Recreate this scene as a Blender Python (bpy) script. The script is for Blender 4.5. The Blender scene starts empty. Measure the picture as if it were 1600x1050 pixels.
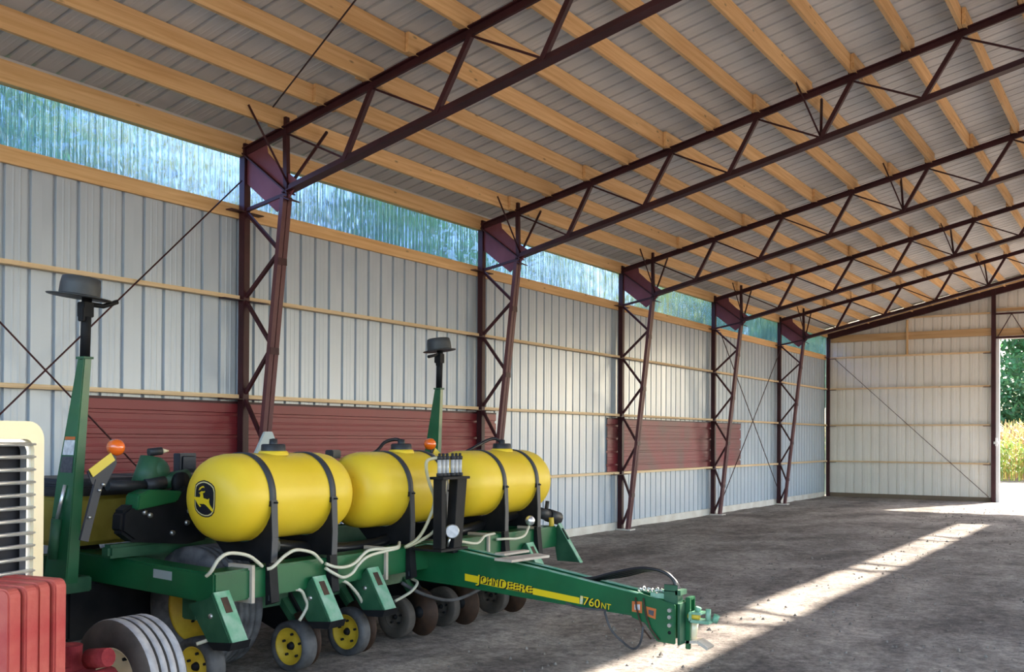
import bpy, bmesh, math, random
import numpy as np
from mathutils import Vector, Matrix
random.seed(7); rng = np.random.default_rng(7)
PI = math.pi
SC = bpy.context.scene
COL = SC.collection
# ---------------------------------------------------------------- camera
cam_d = bpy.data.cameras.new('camera'); cam = bpy.data.objects.new('camera', cam_d); COL.objects.link(cam)
R_ = Vector((0.83846018, 0.54493375, 0.00563253)); U_ = Vector((-1.07181782e-04, -1.01707172e-02, 9.99948271e-01)); F_ = Vector((-0.54496285, 0.83841741, 0.00846933))
m = Matrix((R_, U_, -F_)).transposed().to_4x4(); m.translation = (8.04199, 0, 1.58125); cam.matrix_world = m
cam_d.sensor_width = 36; cam_d.lens = 1569.388/1600*36; cam_d.shift_y = (671.335-525)/1600; cam_d.clip_end = 400
SC.camera = cam
# ---------------------------------------------------------------- world, sun, exposure
W = bpy.data.worlds.new('world'); SC.world = W; W.use_nodes = True
nt = W.node_tree; nt.nodes.clear()
sky = nt.nodes.new('ShaderNodeTexSky'); sky.sky_type = 'NISHITA'; sky.sun_disc = False
sky.sun_elevation = math.radians(38); sky.sun_rotation = math.atan2(0.347, 0.938); sky.air_density = 1.0; sky.dust_density = 1.5
bg = nt.nodes.new('ShaderNodeBackground'); bg.inputs[1].default_value = 0.42
wo = nt.nodes.new('ShaderNodeOutputWorld'); nt.links.new(sky.outputs[0], bg.inputs[0]); nt.links.new(bg.outputs[0], wo.inputs[0])
sun_d = bpy.data.lights.new('sun', 'SUN'); sun_d.energy = 10.0; sun_d.angle = math.radians(0.9); sun_d.color = (1, .91, .79)
sun = bpy.data.objects.new('sun', sun_d); COL.objects.link(sun); sun.location = (30, 60, 50)
sun.rotation_euler = Vector((-0.43, -1.2, -1.0)).to_track_quat('-Z', 'Y').to_euler()
SC.view_settings.view_transform = 'Standard'; SC.view_settings.look = 'None'; SC.view_settings.gamma = 1
SC.view_settings.use_curve_mapping = False; SC.view_settings.exposure = 1.22

# ---------------------------------------------------------------- materials
def mat(name, col, rough=.5, metal=0, col2=None, scale=4, bump=0, bscale=30, spec=.5, coat=0, stretch=(1, 1, 1), detail=5, lo=.35, hi=.65):
    m = bpy.data.materials.new(name); m.use_nodes = True; n = m.node_tree.nodes; l = m.node_tree.links
    b = n['Principled BSDF']; b.inputs['Base Color'].default_value = (*col, 1); b.inputs['Roughness'].default_value = rough
    b.inputs['Metallic'].default_value = metal; b.inputs['Specular IOR Level'].default_value = spec; b.inputs['Coat Weight'].default_value = coat
    if col2 or bump:
        tc = n.new('ShaderNodeTexCoord'); mp = n.new('ShaderNodeMapping'); mp.inputs['Scale'].default_value = stretch
        l.new(tc.outputs['Object'], mp.inputs[0])
    if col2:
        no = n.new('ShaderNodeTexNoise'); no.inputs['Scale'].default_value = scale; no.inputs['Detail'].default_value = detail
        cr = n.new('ShaderNodeValToRGB'); cr.color_ramp.elements[0].position = lo; cr.color_ramp.elements[1].position = hi
        cr.color_ramp.elements[0].color = (*col, 1); cr.color_ramp.elements[1].color = (*col2, 1)
        l.new(mp.outputs[0], no.inputs[0]); l.new(no.outputs[0], cr.inputs[0]); l.new(cr.outputs[0], b.inputs['Base Color'])
    if bump:
        nb = n.new('ShaderNodeTexNoise'); nb.inputs['Scale'].default_value = bscale; nb.inputs['Detail'].default_value = 6
        bp = n.new('ShaderNodeBump'); bp.inputs['Strength'].default_value = bump; bp.inputs['Distance'].default_value = .02
        l.new(mp.outputs[0], nb.inputs[0]); l.new(nb.outputs[0], bp.inputs['Height']); l.new(bp.outputs[0], b.inputs['Normal'])
    return m
def dirtmat():
    m = bpy.data.materials.new('packed_dirt'); m.use_nodes = True; n = m.node_tree.nodes; l = m.node_tree.links
    b = n['Principled BSDF']; b.inputs['Roughness'].default_value = .95; b.inputs['Specular IOR Level'].default_value = .15
    g = n.new('ShaderNodeNewGeometry')
    def noise(sc, det, ro=.6, st=(1, 1, 1), dist=0):
        mp = n.new('ShaderNodeMapping'); mp.inputs['Scale'].default_value = st; l.new(g.outputs['Position'], mp.inputs[0])
        q = n.new('ShaderNodeTexNoise'); q.inputs['Scale'].default_value = sc; q.inputs['Detail'].default_value = det; q.inputs['Roughness'].default_value = ro; q.inputs['Distortion'].default_value = dist
        l.new(mp.outputs[0], q.inputs[0]); return q
    def ramp(q, p0, c0, p1, c1):
        r = n.new('ShaderNodeValToRGB'); r.color_ramp.elements[0].position = p0; r.color_ramp.elements[1].position = p1
        r.color_ramp.elements[0].color = (*c0, 1); r.color_ramp.elements[1].color = (*c1, 1); l.new(q.outputs[0], r.inputs[0]); return r
    a = ramp(noise(.75, 14, .68, (1.3, .8, 1), .4), .38, (.20, .175, .16), .62, (.47, .42, .375))
    c = ramp(noise(9, 8, .75), .36, (.50, .49, .50), .60, (1.2, 1.18, 1.15))
    d = ramp(noise(34, 4, .7), .40, (.72, .72, .72), .58, (1.12, 1.12, 1.12))
    m1 = n.new('ShaderNodeMix'); m1.data_type = 'RGBA'; m1.blend_type = 'MULTIPLY'; m1.inputs[0].default_value = .8; l.new(a.outputs[0], m1.inputs[6]); l.new(c.outputs[0], m1.inputs[7])
    m2 = n.new('ShaderNodeMix'); m2.data_type = 'RGBA'; m2.blend_type = 'MULTIPLY'; m2.inputs[0].default_value = .8; l.new(m1.outputs[2], m2.inputs[6]); l.new(d.outputs[0], m2.inputs[7])
    l.new(m2.outputs[2], b.inputs['Base Color'])
    q = noise(14, 9, .75); bp = n.new('ShaderNodeBump'); bp.inputs['Strength'].default_value = .8; bp.inputs['Distance'].default_value = .03
    l.new(q.outputs[0], bp.inputs['Height']); l.new(bp.outputs[0], b.inputs['Normal']); return m
def wood(name, a, b_, axis='Y', rnd=True):
    """sawn timber: grain stretched along one axis, knots"""
    m = bpy.data.materials.new(name); m.use_nodes = True; n = m.node_tree.nodes; l = m.node_tree.links
    b = n['Principled BSDF']; b.inputs['Roughness'].default_value = .7
    g = n.new('ShaderNodeNewGeometry'); mp = n.new('ShaderNodeMapping')
    s = {'X': (.5, 14, 14), 'Y': (14, .5, 14), 'Z': (14, 14, .5)}[axis]; mp.inputs['Scale'].default_value = s
    l.new(g.outputs['Position'], mp.inputs[0])
    oi = n.new('ShaderNodeObjectInfo'); 
    no = n.new('ShaderNodeTexNoise'); no.inputs['Scale'].default_value = 2; no.inputs['Detail'].default_value = 5; no.inputs['Distortion'].default_value = .6
    l.new(mp.outputs[0], no.inputs[0])
    cr = n.new('ShaderNodeValToRGB'); cr.color_ramp.elements[0].position = .3; cr.color_ramp.elements[1].position = .7
    cr.color_ramp.elements[0].color = (*a, 1); cr.color_ramp.elements[1].color = (*b_, 1); l.new(no.outputs[0], cr.inputs[0])
    # knots
    mk = n.new('ShaderNodeMapping'); mk.inputs['Scale'].default_value = {'X': (1.3, 7, 7), 'Y': (7, 1.3, 7), 'Z': (7, 7, 1.3)}[axis]
    mk.inputs['Scale'].default_value = tuple(4.5 if q == 7 else 1.6 for q in mk.inputs['Scale'].default_value)
    l.new(g.outputs['Position'], mk.inputs[0])
    vo = n.new('ShaderNodeTexVoronoi'); vo.inputs['Scale'].default_value = 1.6; l.new(mk.outputs[0], vo.inputs[0])
    kr = n.new('ShaderNodeValToRGB'); kr.color_ramp.elements[0].position = .035; kr.color_ramp.elements[1].position = .11
    kr.color_ramp.elements[0].color = (.25, .25, .25, 1); kr.color_ramp.elements[1].color = (1, 1, 1, 1); l.new(vo.outputs['Distance'], kr.inputs[0])
    mx = n.new('ShaderNodeMix'); mx.data_type = 'RGBA'; mx.blend_type = 'MULTIPLY'; mx.inputs[0].default_value = .8
    l.new(cr.outputs[0], mx.inputs[6]); l.new(kr.outputs[0], mx.inputs[7])
    # each board its own tone
    hs = n.new('ShaderNodeHueSaturation'); mr = n.new('ShaderNodeMapRange'); mr.inputs[3].default_value = .82; mr.inputs[4].default_value = 1.12
    l.new(oi.outputs['Random'], mr.inputs[0]); l.new(mr.outputs[0], hs.inputs['Value']); l.new(mx.outputs[2], hs.inputs['Color'])
    l.new(hs.outputs[0], b.inputs['Base Color'])
    return m
M = {}
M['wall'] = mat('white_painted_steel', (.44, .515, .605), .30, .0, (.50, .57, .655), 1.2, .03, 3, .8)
M['endwall'] = mat('warm_lit_painted_steel', (.80, .78, .72), .45, .0, (.86, .84, .78), 1.2, .03, 3, .4)  # same panels as the side wall, warm ground light put into the colour
M['roof'] = mat('galvanised_roof_steel', (.62, .635, .65), .65, 0, (.71, .72, .73), .8, .02, 3, .25)
M['wood'] = wood('sawn_pine_along_y', (.70, .40, .165), (.90, .60, .30), 'Y')
M['woodx'] = wood('sawn_pine_along_x', (.60, .36, .16), (.80, .55, .30), 'X')
M['woodz'] = wood('sawn_pine_upright', (.60, .36, .16), (.80, .55, .30), 'Z')
M['girt'] = wood('pale_pine_girt', (.66, .46, .25), (.85, .66, .42), 'Y')
M['girtx'] = wood('pale_pine_girt_x', (.66, .46, .25), (.85, .66, .42), 'X')
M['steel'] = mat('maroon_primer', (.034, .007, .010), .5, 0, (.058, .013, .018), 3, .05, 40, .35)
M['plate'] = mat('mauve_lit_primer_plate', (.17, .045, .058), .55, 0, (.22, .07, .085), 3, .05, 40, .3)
M['leg'] = mat('lit_primer_channel', (.10, .032, .038), .5, 0, (.14, .055, .06), 3, .05, 40, .35)  # maroon primer lightened: light falling on the inner legs is in the colour
M['redsheet'] = mat('barn_red_steel', (.24, .027, .034), .42, 0, (.20, .024, .030), .8, 0, 8, .4)
M['redsheet2'] = mat('weathered_red_steel', (.26, .035, .045), .5, 0, (.17, .06, .06), 1.2, 0, 8, .4)
M['skirt'] = mat('pale_skirt_board', (.62, .57, .50), .8, 0, (.75, .72, .66), 3, .2, 20)
M['dirt'] = dirtmat()
M['dirtout'] = mat('dry_ground', (.17, .13, .095), .95, 0, (.24, .19, .14), .5, .4, 3, .2)
M['clod'] = mat('dirt_lumps', (.13, .11, .095), 1, 0, (.26, .23, .20), 8)
M['green'] = mat('green_implement_paint', (.005, .088, .030), .38, 0, (.008, .125, .042), 2.5, .04, 30, .5, .25)
M['dgreen'] = mat('dusty_green_paint', (.010, .075, .035), .5, 0, (.035, .12, .06), 6, .05, 30)
M['mgreen'] = mat('dusty_highlit_green', (.09, .33, .18), .45, 0, (.30, .48, .36), 9, .05, 30)  # lightened so the white highlights on the tongue flanges sit in the colour
M['yellow'] = mat('yellow_polyethylene', (.82, .56, .022), .42, 0, (.87, .62, .045), 2, .02, 50, .4)
M['ypaint'] = mat('dusty_yellow_paint', (.55, .36, .02), .55, 0, (.68, .48, .04), 8, .05, 30)
M['ydark'] = mat('faded_yellow_bin', (.30, .24, .03), .6, 0, (.42, .34, .06), 5)
M['black'] = mat('black_painted_steel', (.006, .007, .009), .6, 0, (.014, .014, .016), 6, spec=.2)
M['blackp'] = mat('black_plastic', (.02, .022, .026), .5)
M['strap'] = mat('dark_strap', (.035, .04, .05), .5)
M['rubber'] = mat('dusty_rubber', (.035, .035, .038), .85, 0, (.10, .10, .105), 9, .1, 40)
M['rubber2'] = mat('grey_worn_rubber', (.06, .06, .065), .85, 0, (.16, .16, .17), 9, .1, 40)
M['rubber3'] = mat('brown_dusty_rubber', (.05, .044, .038), .9, 0, (.095, .08, .07), 7, .1, 30)
M['tread'] = mat('pale_worn_tread', (.30, .30, .32), .8, 0, (.45, .45, .47), 14, .1, 40)
M['rust'] = mat('rusty_disc', (.035, .02, .014), .7, .2, (.085, .042, .024), 7)
M['hose'] = mat('cream_hose', (.62, .60, .47), .4)
M['bhose'] = mat('black_rubber_hose', (.012, .012, .014), .3)
M['chrome'] = mat('chromed_bar', (.92, .93, .96), .32, .85)
M['zinc'] = mat('zinc_bolt', (.55, .56, .55), .35, .9)
M['cream'] = mat('cream_enamel', (.83, .70, .44), .3, 0, (.87, .75, .50), 3, 0, 3, .5, .4)
M['radiator'] = mat('radiator_black', (.012, .012, .018), .7)
M['redcast'] = mat('faded_red_cast_iron', (.42, .035, .035), .6, 0, (.55, .13, .09), 4, .15, 30, detail=8)
M['redrough'] = mat('dark_red_cast_iron', (.20, .02, .028), .85, 0, (.34, .05, .055), 9, .5, 30, .2)
M['amber'] = mat('amber_lens', (.95, .16, .01), .18, 0, None, spec=.8, coat=.6)
M['reflector'] = mat('yellow_reflector', (.72, .55, .03), .35)
M['lead'] = mat('slate_bracket', (.028, .032, .045), .5)
M['greyp'] = mat('grey_painted_plate', (.36, .42, .43), .5)
M['disc'] = mat('marker_disc_grey', (.05, .055, .06), .55, .3, (.08, .085, .09), 6)
M['white'] = mat('white_decal', (.75, .75, .76), .5, 0, (.5, .5, .52), 30)
M['ddecal'] = mat('dark_decal', (.05, .05, .07), .5, 0, (.09, .09, .10), 40)
M['orange'] = mat('orange_decal', (.55, .14, .03), .5)
M['decaly'] = mat('yellow_decal', (.80, .58, .01), .4)
M['decalb'] = mat('black_decal', (.006, .006, .012), .4)
M['decalc'] = mat('cream_line', (.72, .62, .30), .4)
M['faded'] = mat('peeled_decal', (.62, .62, .52), .6, 0, (.75, .6, .15), 60)
M['bleach'] = mat('weathered_board', (.48, .40, .32), .85, 0, (.62, .54, .45), 6, .3, 20)
M['whitetrim'] = mat('white_trim', (.85, .86, .88), .4)
M['bulb'] = mat('clear_plastic_tube', (.72, .74, .76), .15, 0, None, spec=.7); M['bulb'].node_tree.nodes['Principled BSDF'].inputs['Transmission Weight'].default_value = .35
M['clearhose'] = mat('milky_hose', (.66, .62, .42), .3); M['clearhose'].node_tree.nodes['Principled BSDF'].inputs['Transmission Weight'].default_value = .3
M['bark'] = mat('bark', (.12, .09, .06), .9, 0, (.2, .16, .12), 6, .4, 10)
def leafmat(name, c, tr):
    m = bpy.data.materials.new(name); m.use_nodes = True; n = m.node_tree.nodes; l = m.node_tree.links
    b = n['Principled BSDF']; b.inputs['Roughness'].default_value = .5
    g = n.new('ShaderNodeNewGeometry'); hs = n.new('ShaderNodeHueSaturation'); hs.inputs['Color'].default_value = (*c, 1)
    mr = n.new('ShaderNodeMapRange'); mr.inputs[3].default_value = .55; mr.inputs[4].default_value = 1.4
    mh = n.new('ShaderNodeMapRange'); mh.inputs[3].default_value = .46; mh.inputs[4].default_value = .53
    l.new(g.outputs['Random Per Island'], mr.inputs[0]); l.new(mr.outputs[0], hs.inputs['Value'])
    l.new(g.outputs['Random Per Island'], mh.inputs[0]); l.new(mh.outputs[0], hs.inputs['Hue'])
    l.new(hs.outputs[0], b.inputs['Base Color'])
    t = n.new('ShaderNodeBsdfTranslucent'); l.new(hs.outputs[0], t.inputs[0])
    mx = n.new('ShaderNodeMixShader'); mx.inputs[0].default_value = tr
    l.new(b.outputs[0], mx.inputs[1]); l.new(t.outputs[0], mx.inputs[2]); l.new(mx.outputs[0], n['Material Output'].inputs[0])
    return m
M['leaf'] = leafmat('tree_leaf', (.10, .22, .08), .5)
M['leafy'] = leafmat('yellowing_leaf', (.42, .42, .08), .5)
M['corn'] = leafmat('dry_corn_leaf', (.58, .42, .16), .4)
M['corng'] = leafmat('green_corn_leaf', (.34, .42, .08), .4)
def panemat():
    m = bpy.data.materials.new('clear_ribbed_polycarbonate'); m.use_nodes = True; n = m.node_tree.nodes; l = m.node_tree.links
    n.remove(n['Principled BSDF'])
    tr = n.new('ShaderNodeBsdfRefraction'); tr.inputs['IOR'].default_value = 1.16; tr.inputs['Roughness'].default_value = .08; tr.inputs['Color'].default_value = (.47, .60, 1, 1)
    tp = n.new('ShaderNodeBsdfTransparent'); tp.inputs[0].default_value = (.47, .60, 1, 1)
    di = n.new('ShaderNodeBsdfTranslucent'); di.inputs[0].default_value = (.30, .55, .95, 1)
    gl = n.new('ShaderNodeBsdfGlossy'); gl.inputs['Roughness'].default_value = .1
    g = n.new('ShaderNodeNewGeometry'); mp = n.new('ShaderNodeMapping'); mp.inputs['Scale'].default_value = (1, 26, .6); l.new(g.outputs['Position'], mp.inputs[0])
    no = n.new('ShaderNodeTexNoise'); no.inputs['Scale'].default_value = 1.3; no.inputs['Detail'].default_value = 3; l.new(mp.outputs[0], no.inputs[0])
    bp = n.new('ShaderNodeBump'); bp.inputs['Strength'].default_value = 1; bp.inputs['Distance'].default_value = .05; l.new(no.outputs[0], bp.inputs['Height'])
    l.new(bp.outputs[0], tr.inputs['Normal'])
    a = n.new('ShaderNodeMixShader'); a.inputs[0].default_value = .10; l.new(tr.outputs[0], a.inputs[1]); l.new(tp.outputs[0], a.inputs[2])
    b = n.new('ShaderNodeMixShader'); b.inputs[0].default_value = .15; l.new(a.outputs[0], b.inputs[1]); l.new(di.outputs[0], b.inputs[2])
    c = n.new('ShaderNodeMixShader'); c.inputs[0].default_value = .05; l.new(b.outputs[0], c.inputs[1]); l.new(gl.outputs[0], c.inputs[2])
    l.new(c.outputs[0], n['Material Output'].inputs[0]); return m
M['pane'] = panemat()

# ---------------------------------------------------------------- mesh helpers
class MB:
    def __init__(s): s.v = []; s.f = []; s.sm = []
    def add(s, v, f, smooth=False):
        o = len(s.v); s.v += [tuple(q) for q in v]; s.f += [tuple(i+o for i in q) for q in f]; s.sm += [smooth]*len(f); return s
    def box(s, x0, x1, y0, y1, z0, z1):
        return s.add([(x0,y0,z0),(x1,y0,z0),(x1,y1,z0),(x0,y1,z0),(x0,y0,z1),(x1,y0,z1),(x1,y1,z1),(x0,y1,z1)],
            [(0,3,2,1),(4,5,6,7),(0,1,5,4),(1,2,6,5),(2,3,7,6),(3,0,4,7)])
    def frame(s, a, b, up=(0,0,1)):
        a, b = Vector(a), Vector(b); d = (b-a).normalized(); u = Vector(up)
        if abs(d.dot(u)) > .99: u = Vector((1, 0, 0))
        sd = d.cross(u).normalized(); u = sd.cross(d).normalized(); return a, b, sd, u
    def extr(s, a, b, poly, up=(0,0,1), scale_b=1.0):
        """cross-section poly (side, up) swept from a to b"""
        a, b, sd, u = s.frame(a, b, up); n = len(poly)
        v = [a+sd*p[0]+u*p[1] for p in poly]+[b+sd*p[0]*scale_b+u*p[1]*scale_b for p in poly]
        f = [tuple(range(n))[::-1], tuple(range(n, 2*n))]+[(i, (i+1)%n, n+(i+1)%n, n+i) for i in range(n)]
        return s.add(v, f)
    def bar(s, a, b, w, h, up=(0,0,1), wb=None, hb=None):
        a, b, sd, u = s.frame(a, b, up); wb = wb or w; hb = hb or h
        v = [a+sd*x*w/2+u*y*h/2 for x, y in ((-1,-1),(1,-1),(1,1),(-1,1))]+[b+sd*x*wb/2+u*y*hb/2 for x, y in ((-1,-1),(1,-1),(1,1),(-1,1))]
        return s.add(v, [(0,3,2,1),(4,5,6,7),(0,1,5,4),(1,2,6,5),(2,3,7,6),(3,0,4,7)])
    def tube(s, pts, r, n=8, smooth=True, cap=True):
        P = [Vector(p) for p in pts]; rr = r if isinstance(r, (list, tuple)) else [r]*len(P); v = []; N = None
        for i, p in enumerate(P):
            d = (P[min(i+1, len(P)-1)]-P[max(i-1, 0)]).normalized()
            if N is None:
                N = d.cross(Vector((0,0,1)));
                if N.length < .05: N = d.cross(Vector((1,0,0)))
            else: N = N-d*N.dot(d)
            N = N.normalized(); B = d.cross(N)
            v += [p+(N*math.cos(2*PI*k/n)+B*math.sin(2*PI*k/n))*rr[i] for k in range(n)]
        f = [(i*n+k, i*n+(k+1)%n, (i+1)*n+(k+1)%n, (i+1)*n+k) for i in range(len(P)-1) for k in range(n)]
        s.add(v, f, smooth)
        if cap:
            o = len(s.v)-len(v); s.f += [tuple(o+k for k in range(n))[::-1], tuple(o+(len(P)-1)*n+k for k in range(n))]; s.sm += [False, False]
        return s
    def lathe(s, prof, c, axis=(0,1,0), n=32, smooth=True, a0=0, a1=2*PI):
        """prof: list of (along axis, radius)"""
        ax = Vector(axis).normalized(); t = Vector((0,0,1)) if abs(ax.z) < .9 else Vector((1,0,0))
        X = (t-ax*t.dot(ax)).normalized(); Y = ax.cross(X); c = Vector(c); full = abs(a1-a0-2*PI) < 1e-6
        k = n if full else n+1; v = []
        for h, r in prof:
            for i in range(k):
                a = a0+(a1-a0)*i/n; v.append(c+ax*h+(X*math.cos(a)+Y*math.sin(a))*max(r, 1e-5))
        f = [(j*k+i, j*k+(i+1)%k, (j+1)*k+(i+1)%k, (j+1)*k+i) for j in range(len(prof)-1) for i in range(n)]
        return s.add(v, f, smooth)
    def prism(s, poly, axis, a, b):
        """poly of 2D points extruded along axis between a and b; 'y': poly=(x,z) 'x': (y,z) 'z': (x,y)"""
        def P(p, t): return {'y': (p[0], t, p[1]), 'x': (t, p[0], p[1]), 'z': (p[0], p[1], t)}[axis]
        n = len(poly); v = [P(p, a) for p in poly]+[P(p, b) for p in poly]
        f = [tuple(range(n)), tuple(range(n, 2*n))[::-1]]+[((i+1)%n, i, n+i, n+(i+1)%n) for i in range(n)]
        return s.add(v, f)
    def ball(s, c, r, n=12, sc=(1,1,1)):
        pr = [(-math.cos(PI*i/n)*r*sc[2], math.sin(PI*i/n)*r) for i in range(n+1)]
        return s.lathe(pr, c, (0,0,1), n*2)
WP = {}
def wpos(p): return WP.get(p, Vector((0,0,0))) if p else Vector((0,0,0))
def build(name, mb, mt, parent=None, kind=None, bevel=0, origin=None, label=None):
    me = bpy.data.meshes.new(name); V = np.array([list(q) for q in mb.v], dtype=float)
    c = Vector(origin) if origin is not None else Vector(((V.max(0)+V.min(0))/2).tolist())
    V = V-np.array(c)
    me.from_pydata(V.tolist(), [], mb.f); me.materials.append(M[mt] if isinstance(mt, str) else mt)
    me.polygons.foreach_set('use_smooth', mb.sm); me.update()
    bm = bmesh.new(); bm.from_mesh(me); bmesh.ops.recalc_face_normals(bm, faces=bm.faces)
    if bevel:
        e = [x for x in bm.edges if len(x.link_faces) == 2 and x.calc_face_angle(0) > .6]
        bmesh.ops.bevel(bm, geom=e, offset=bevel, segments=2, affect='EDGES', clamp_overlap=True)
    bm.to_mesh(me); bm.free()
    o = bpy.data.objects.new(name, me); COL.objects.link(o)
    o.location = c-wpos(parent); WP[o] = c
    if parent: o.parent = parent
    if kind: o['kind'] = kind
    if label: o['label'] = label
    return o
def tag(o, label, cat, group=None, kind=None):
    o['label'] = label; o['category'] = cat
    if group: o['group'] = group
    if kind: o['kind'] = kind
    return o
def empty(name, loc, label=None, cat=None, group=None, kind=None):
    o = bpy.data.objects.new(name, None); COL.objects.link(o); o.location = loc; o.empty_display_size = .2; WP[o] = Vector(loc)
    if label: tag(o, label, cat, group)
    if kind: o['kind'] = kind
    return o
def inst(name, me, mw, parent=None, kind=None, label=None):
    """object sharing a mesh, placed by world matrix (parent has translation only)"""
    o = bpy.data.objects.new(name, me); COL.objects.link(o); o.matrix_world = mw
    if parent:
        o.parent = parent; o.matrix_basis = Matrix.Translation(-wpos(parent)) @ mw
    WP[o] = mw.translation.copy()
    if kind: o['kind'] = kind
    if label: o['label'] = label
    return o
def mw(X, Y, Z, T): 
    m = Matrix((Vector(X), Vector(Y), Vector(Z))).transposed().to_4x4(); m.translation = T; return m

# ---------------------------------------------------------------- layout constants
BAY = 4.319; Y0 = 7.215; YF = [Y0+BAY*k for k in range(-2, 6)]; YF[-1] = 28.76      # frame lines
XR = 7.75; SL = .223; WID = 15.5; YN = -3.2
def ztop(x): return 4.52+SL*min(x, WID-x)          # centre of top chord
def zbot(x): return 3.915+.231*min(x, WID-x)
ZS = .235                                           # roof sheet above chord centre

# profiled steel sheet: X across (width .914), Y along length, Z towards the inside
def profile():
    P = [(0, 0)]
    for k in range(4):
        c = .1143+.2286*k
        P += [(c-.020, 0), (c-.014, -.030), (c+.014, -.030), (c+.020, 0)]
        if k < 3:
            for q in (.085, .145): P += [(c+q-.012, 0), (c+q-.005, .003), (c+q+.005, .003), (c+q+.012, 0)]
    P += [(.9144, 0), (.9164, 0)]
    return P
def sheet_mesh(name, lenf, mt):
    P = profile(); n = len(P); v = []
    for x, z in P: v.append((x, 0, z))
    for x, z in P: v.append((x, lenf(x), z))
    me = bpy.data.meshes.new(name); me.from_pydata(v, [], [(i, i+1, n+i+1, n+i) for i in range(n-1)]); me.materials.append(M[mt]); me.update(); return me

# ---------------------------------------------------------------- floor and ground
def vnoise(x, y, s, seed):
    r = np.random.default_rng(seed); T = r.random((256, 256)); X = x/s; Y = y/s
    i = np.floor(X).astype(int); j = np.floor(Y).astype(int); u = X-i; w = Y-j; u = u*u*(3-2*u); w = w*w*(3-2*w)
    g = lambda a, b: T[a % 256, b % 256]
    return (g(i, j)*(1-u)+g(i+1, j)*u)*(1-w)+(g(i, j+1)*(1-u)+g(i+1, j+1)*u)*w
nx, ny = 230, 440
gx = np.linspace(-.02, WID+.1, nx); gy = np.linspace(YN, 28.9, ny); GX, GY = np.meshgrid(gx, gy)
H = .022*(vnoise(GX, GY, 1.3, 1)-.5)+.014*(vnoise(GX, GY, .4, 2)-.5)+.009*(vnoise(GX, GY, .14, 3)-.5)
# curved tyre scuffs near the right of the picture
for r_ in (0.0, .12, .24):
    ang = np.arctan2(GY-8.6, GX-7.25); rad = np.hypot(GX-7.25, GY-8.6)
    msk = (ang > 1.2) & (ang < 4) | (ang < -2.2)
    H += np.where(msk, .014*np.exp(-((rad-.75-r_)/.03)**2), 0)
H -= .012
vv = np.stack([GX.ravel(), GY.ravel(), H.ravel()], 1); idx = np.arange(nx*ny).reshape(ny, nx)
ff = np.stack([idx[:-1, :-1].ravel(), idx[:-1, 1:].ravel(), idx[1:, 1:].ravel(), idx[1:, :-1].ravel()], 1)
me = bpy.data.meshes.new('floor'); me.vertices.add(len(vv)); me.vertices.foreach_set('co', vv.ravel())
me.loops.add(ff.size); me.loops.foreach_set('vertex_index', ff.ravel().astype(np.int32)); me.polygons.add(len(ff)); me.polygons.foreach_set('loop_start', np.arange(0, ff.size, 4, dtype=np.int32))
me.update(calc_edges=True); me.validate(); me.polygons.foreach_set('use_smooth', [True]*len(ff)); me.materials.append(M['dirt'])
floor = bpy.data.objects.new('floor', me); COL.objects.link(floor); floor['kind'] = 'structure'
M['grass'] = mat('shaded_grass', (.025, .05, .015), 1, 0, (.05, .085, .025), 2, .5, 10, .1)
build('grass', MB().add([(-150,-120,-.05),(-.5,-120,-.05),(-.5,240,-.05),(-150,240,-.05)], [(0,1,2,3)]), 'grass', kind='structure', origin=(-.5,0,-.05))
gr = build('ground', MB().add([(-.5,-120,-.05),(160,-120,-.05),(160,240,-.05),(-.5,240,-.05)], [(0,1,2,3)]), 'dirtout', kind='structure', origin=(0,0,-.05))
mb = MB()
for i in range(2600):
    x = random.uniform(3.7, 9.5); y = random.uniform(3, 26); s = random.uniform(.006, .02)*(1.8 if random.random() < .04 else 1)
    z = -.012; v = []
    for k in range(5): v.append((x+s*math.cos(k*1.257)*random.uniform(.6, 1.2), y+s*math.sin(k*1.257)*random.uniform(.6, 1.2), z))
    v.append((x, y, z+s*1.1)); mb.add(v, [(k, (k+1)%5, 5) for k in range(5)])
tag(build('dirt_clods', mb, 'clod'), 'small crumbs of loose dirt scattered over the barn floor', 'dirt', kind='stuff')

# ---------------------------------------------------------------- left wall
wl = empty('wall_left', (0, 12, 0), kind='structure')
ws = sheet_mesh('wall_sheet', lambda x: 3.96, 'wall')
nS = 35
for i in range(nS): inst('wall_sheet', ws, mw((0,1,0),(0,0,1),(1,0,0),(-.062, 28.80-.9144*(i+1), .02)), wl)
for k in range(len(YF)-1):
    a, b = YF[k]+.06, YF[k+1]-.06
    for z in (.983, 1.996, 3.018): build('girt', MB().box(-.058, .03, a, b, z-.02, z+.02), 'girt', wl, bevel=.003)
    build('sill_board', MB().box(-.058, -.018, a-.04, b+.04, 3.845, 3.985), 'wood', wl, bevel=.003)
    build('eave_beam', MB().box(-.055, .035, YF[k]+.003, YF[k+1]-.003, 4.487, 4.675), 'wood', wl, bevel=.003)
    for z in (.983, 1.996, 3.018, 3.93):
        for yy, d in ((YF[k], 1), (YF[k+1], -1)):
            build('girt_bracket', MB().box(-.015, .075, min(yy+d*.045, yy+d*.30), max(yy+d*.045, yy+d*.30), z-.032, z-.0245).box(-.015, -.009, min(yy+d*.045, yy+d*.30), max(yy+d*.045, yy+d*.30), z-.032, z+.02) if z < 3.5
                else MB().box(-.012, .075, min(yy+d*.045, yy+d*.22), max(yy+d*.045, yy+d*.22), z-.03, z-.02), 'steel', wl)
build('closure_strip', MB().box(-.085, -.064, YN, 28.8, 4.62, 4.735), 'roof', wl)
build('skirt_board', MB().box(-.11, -.035, YN, 28.7, -.06, .115), 'skirt', wl)
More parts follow.
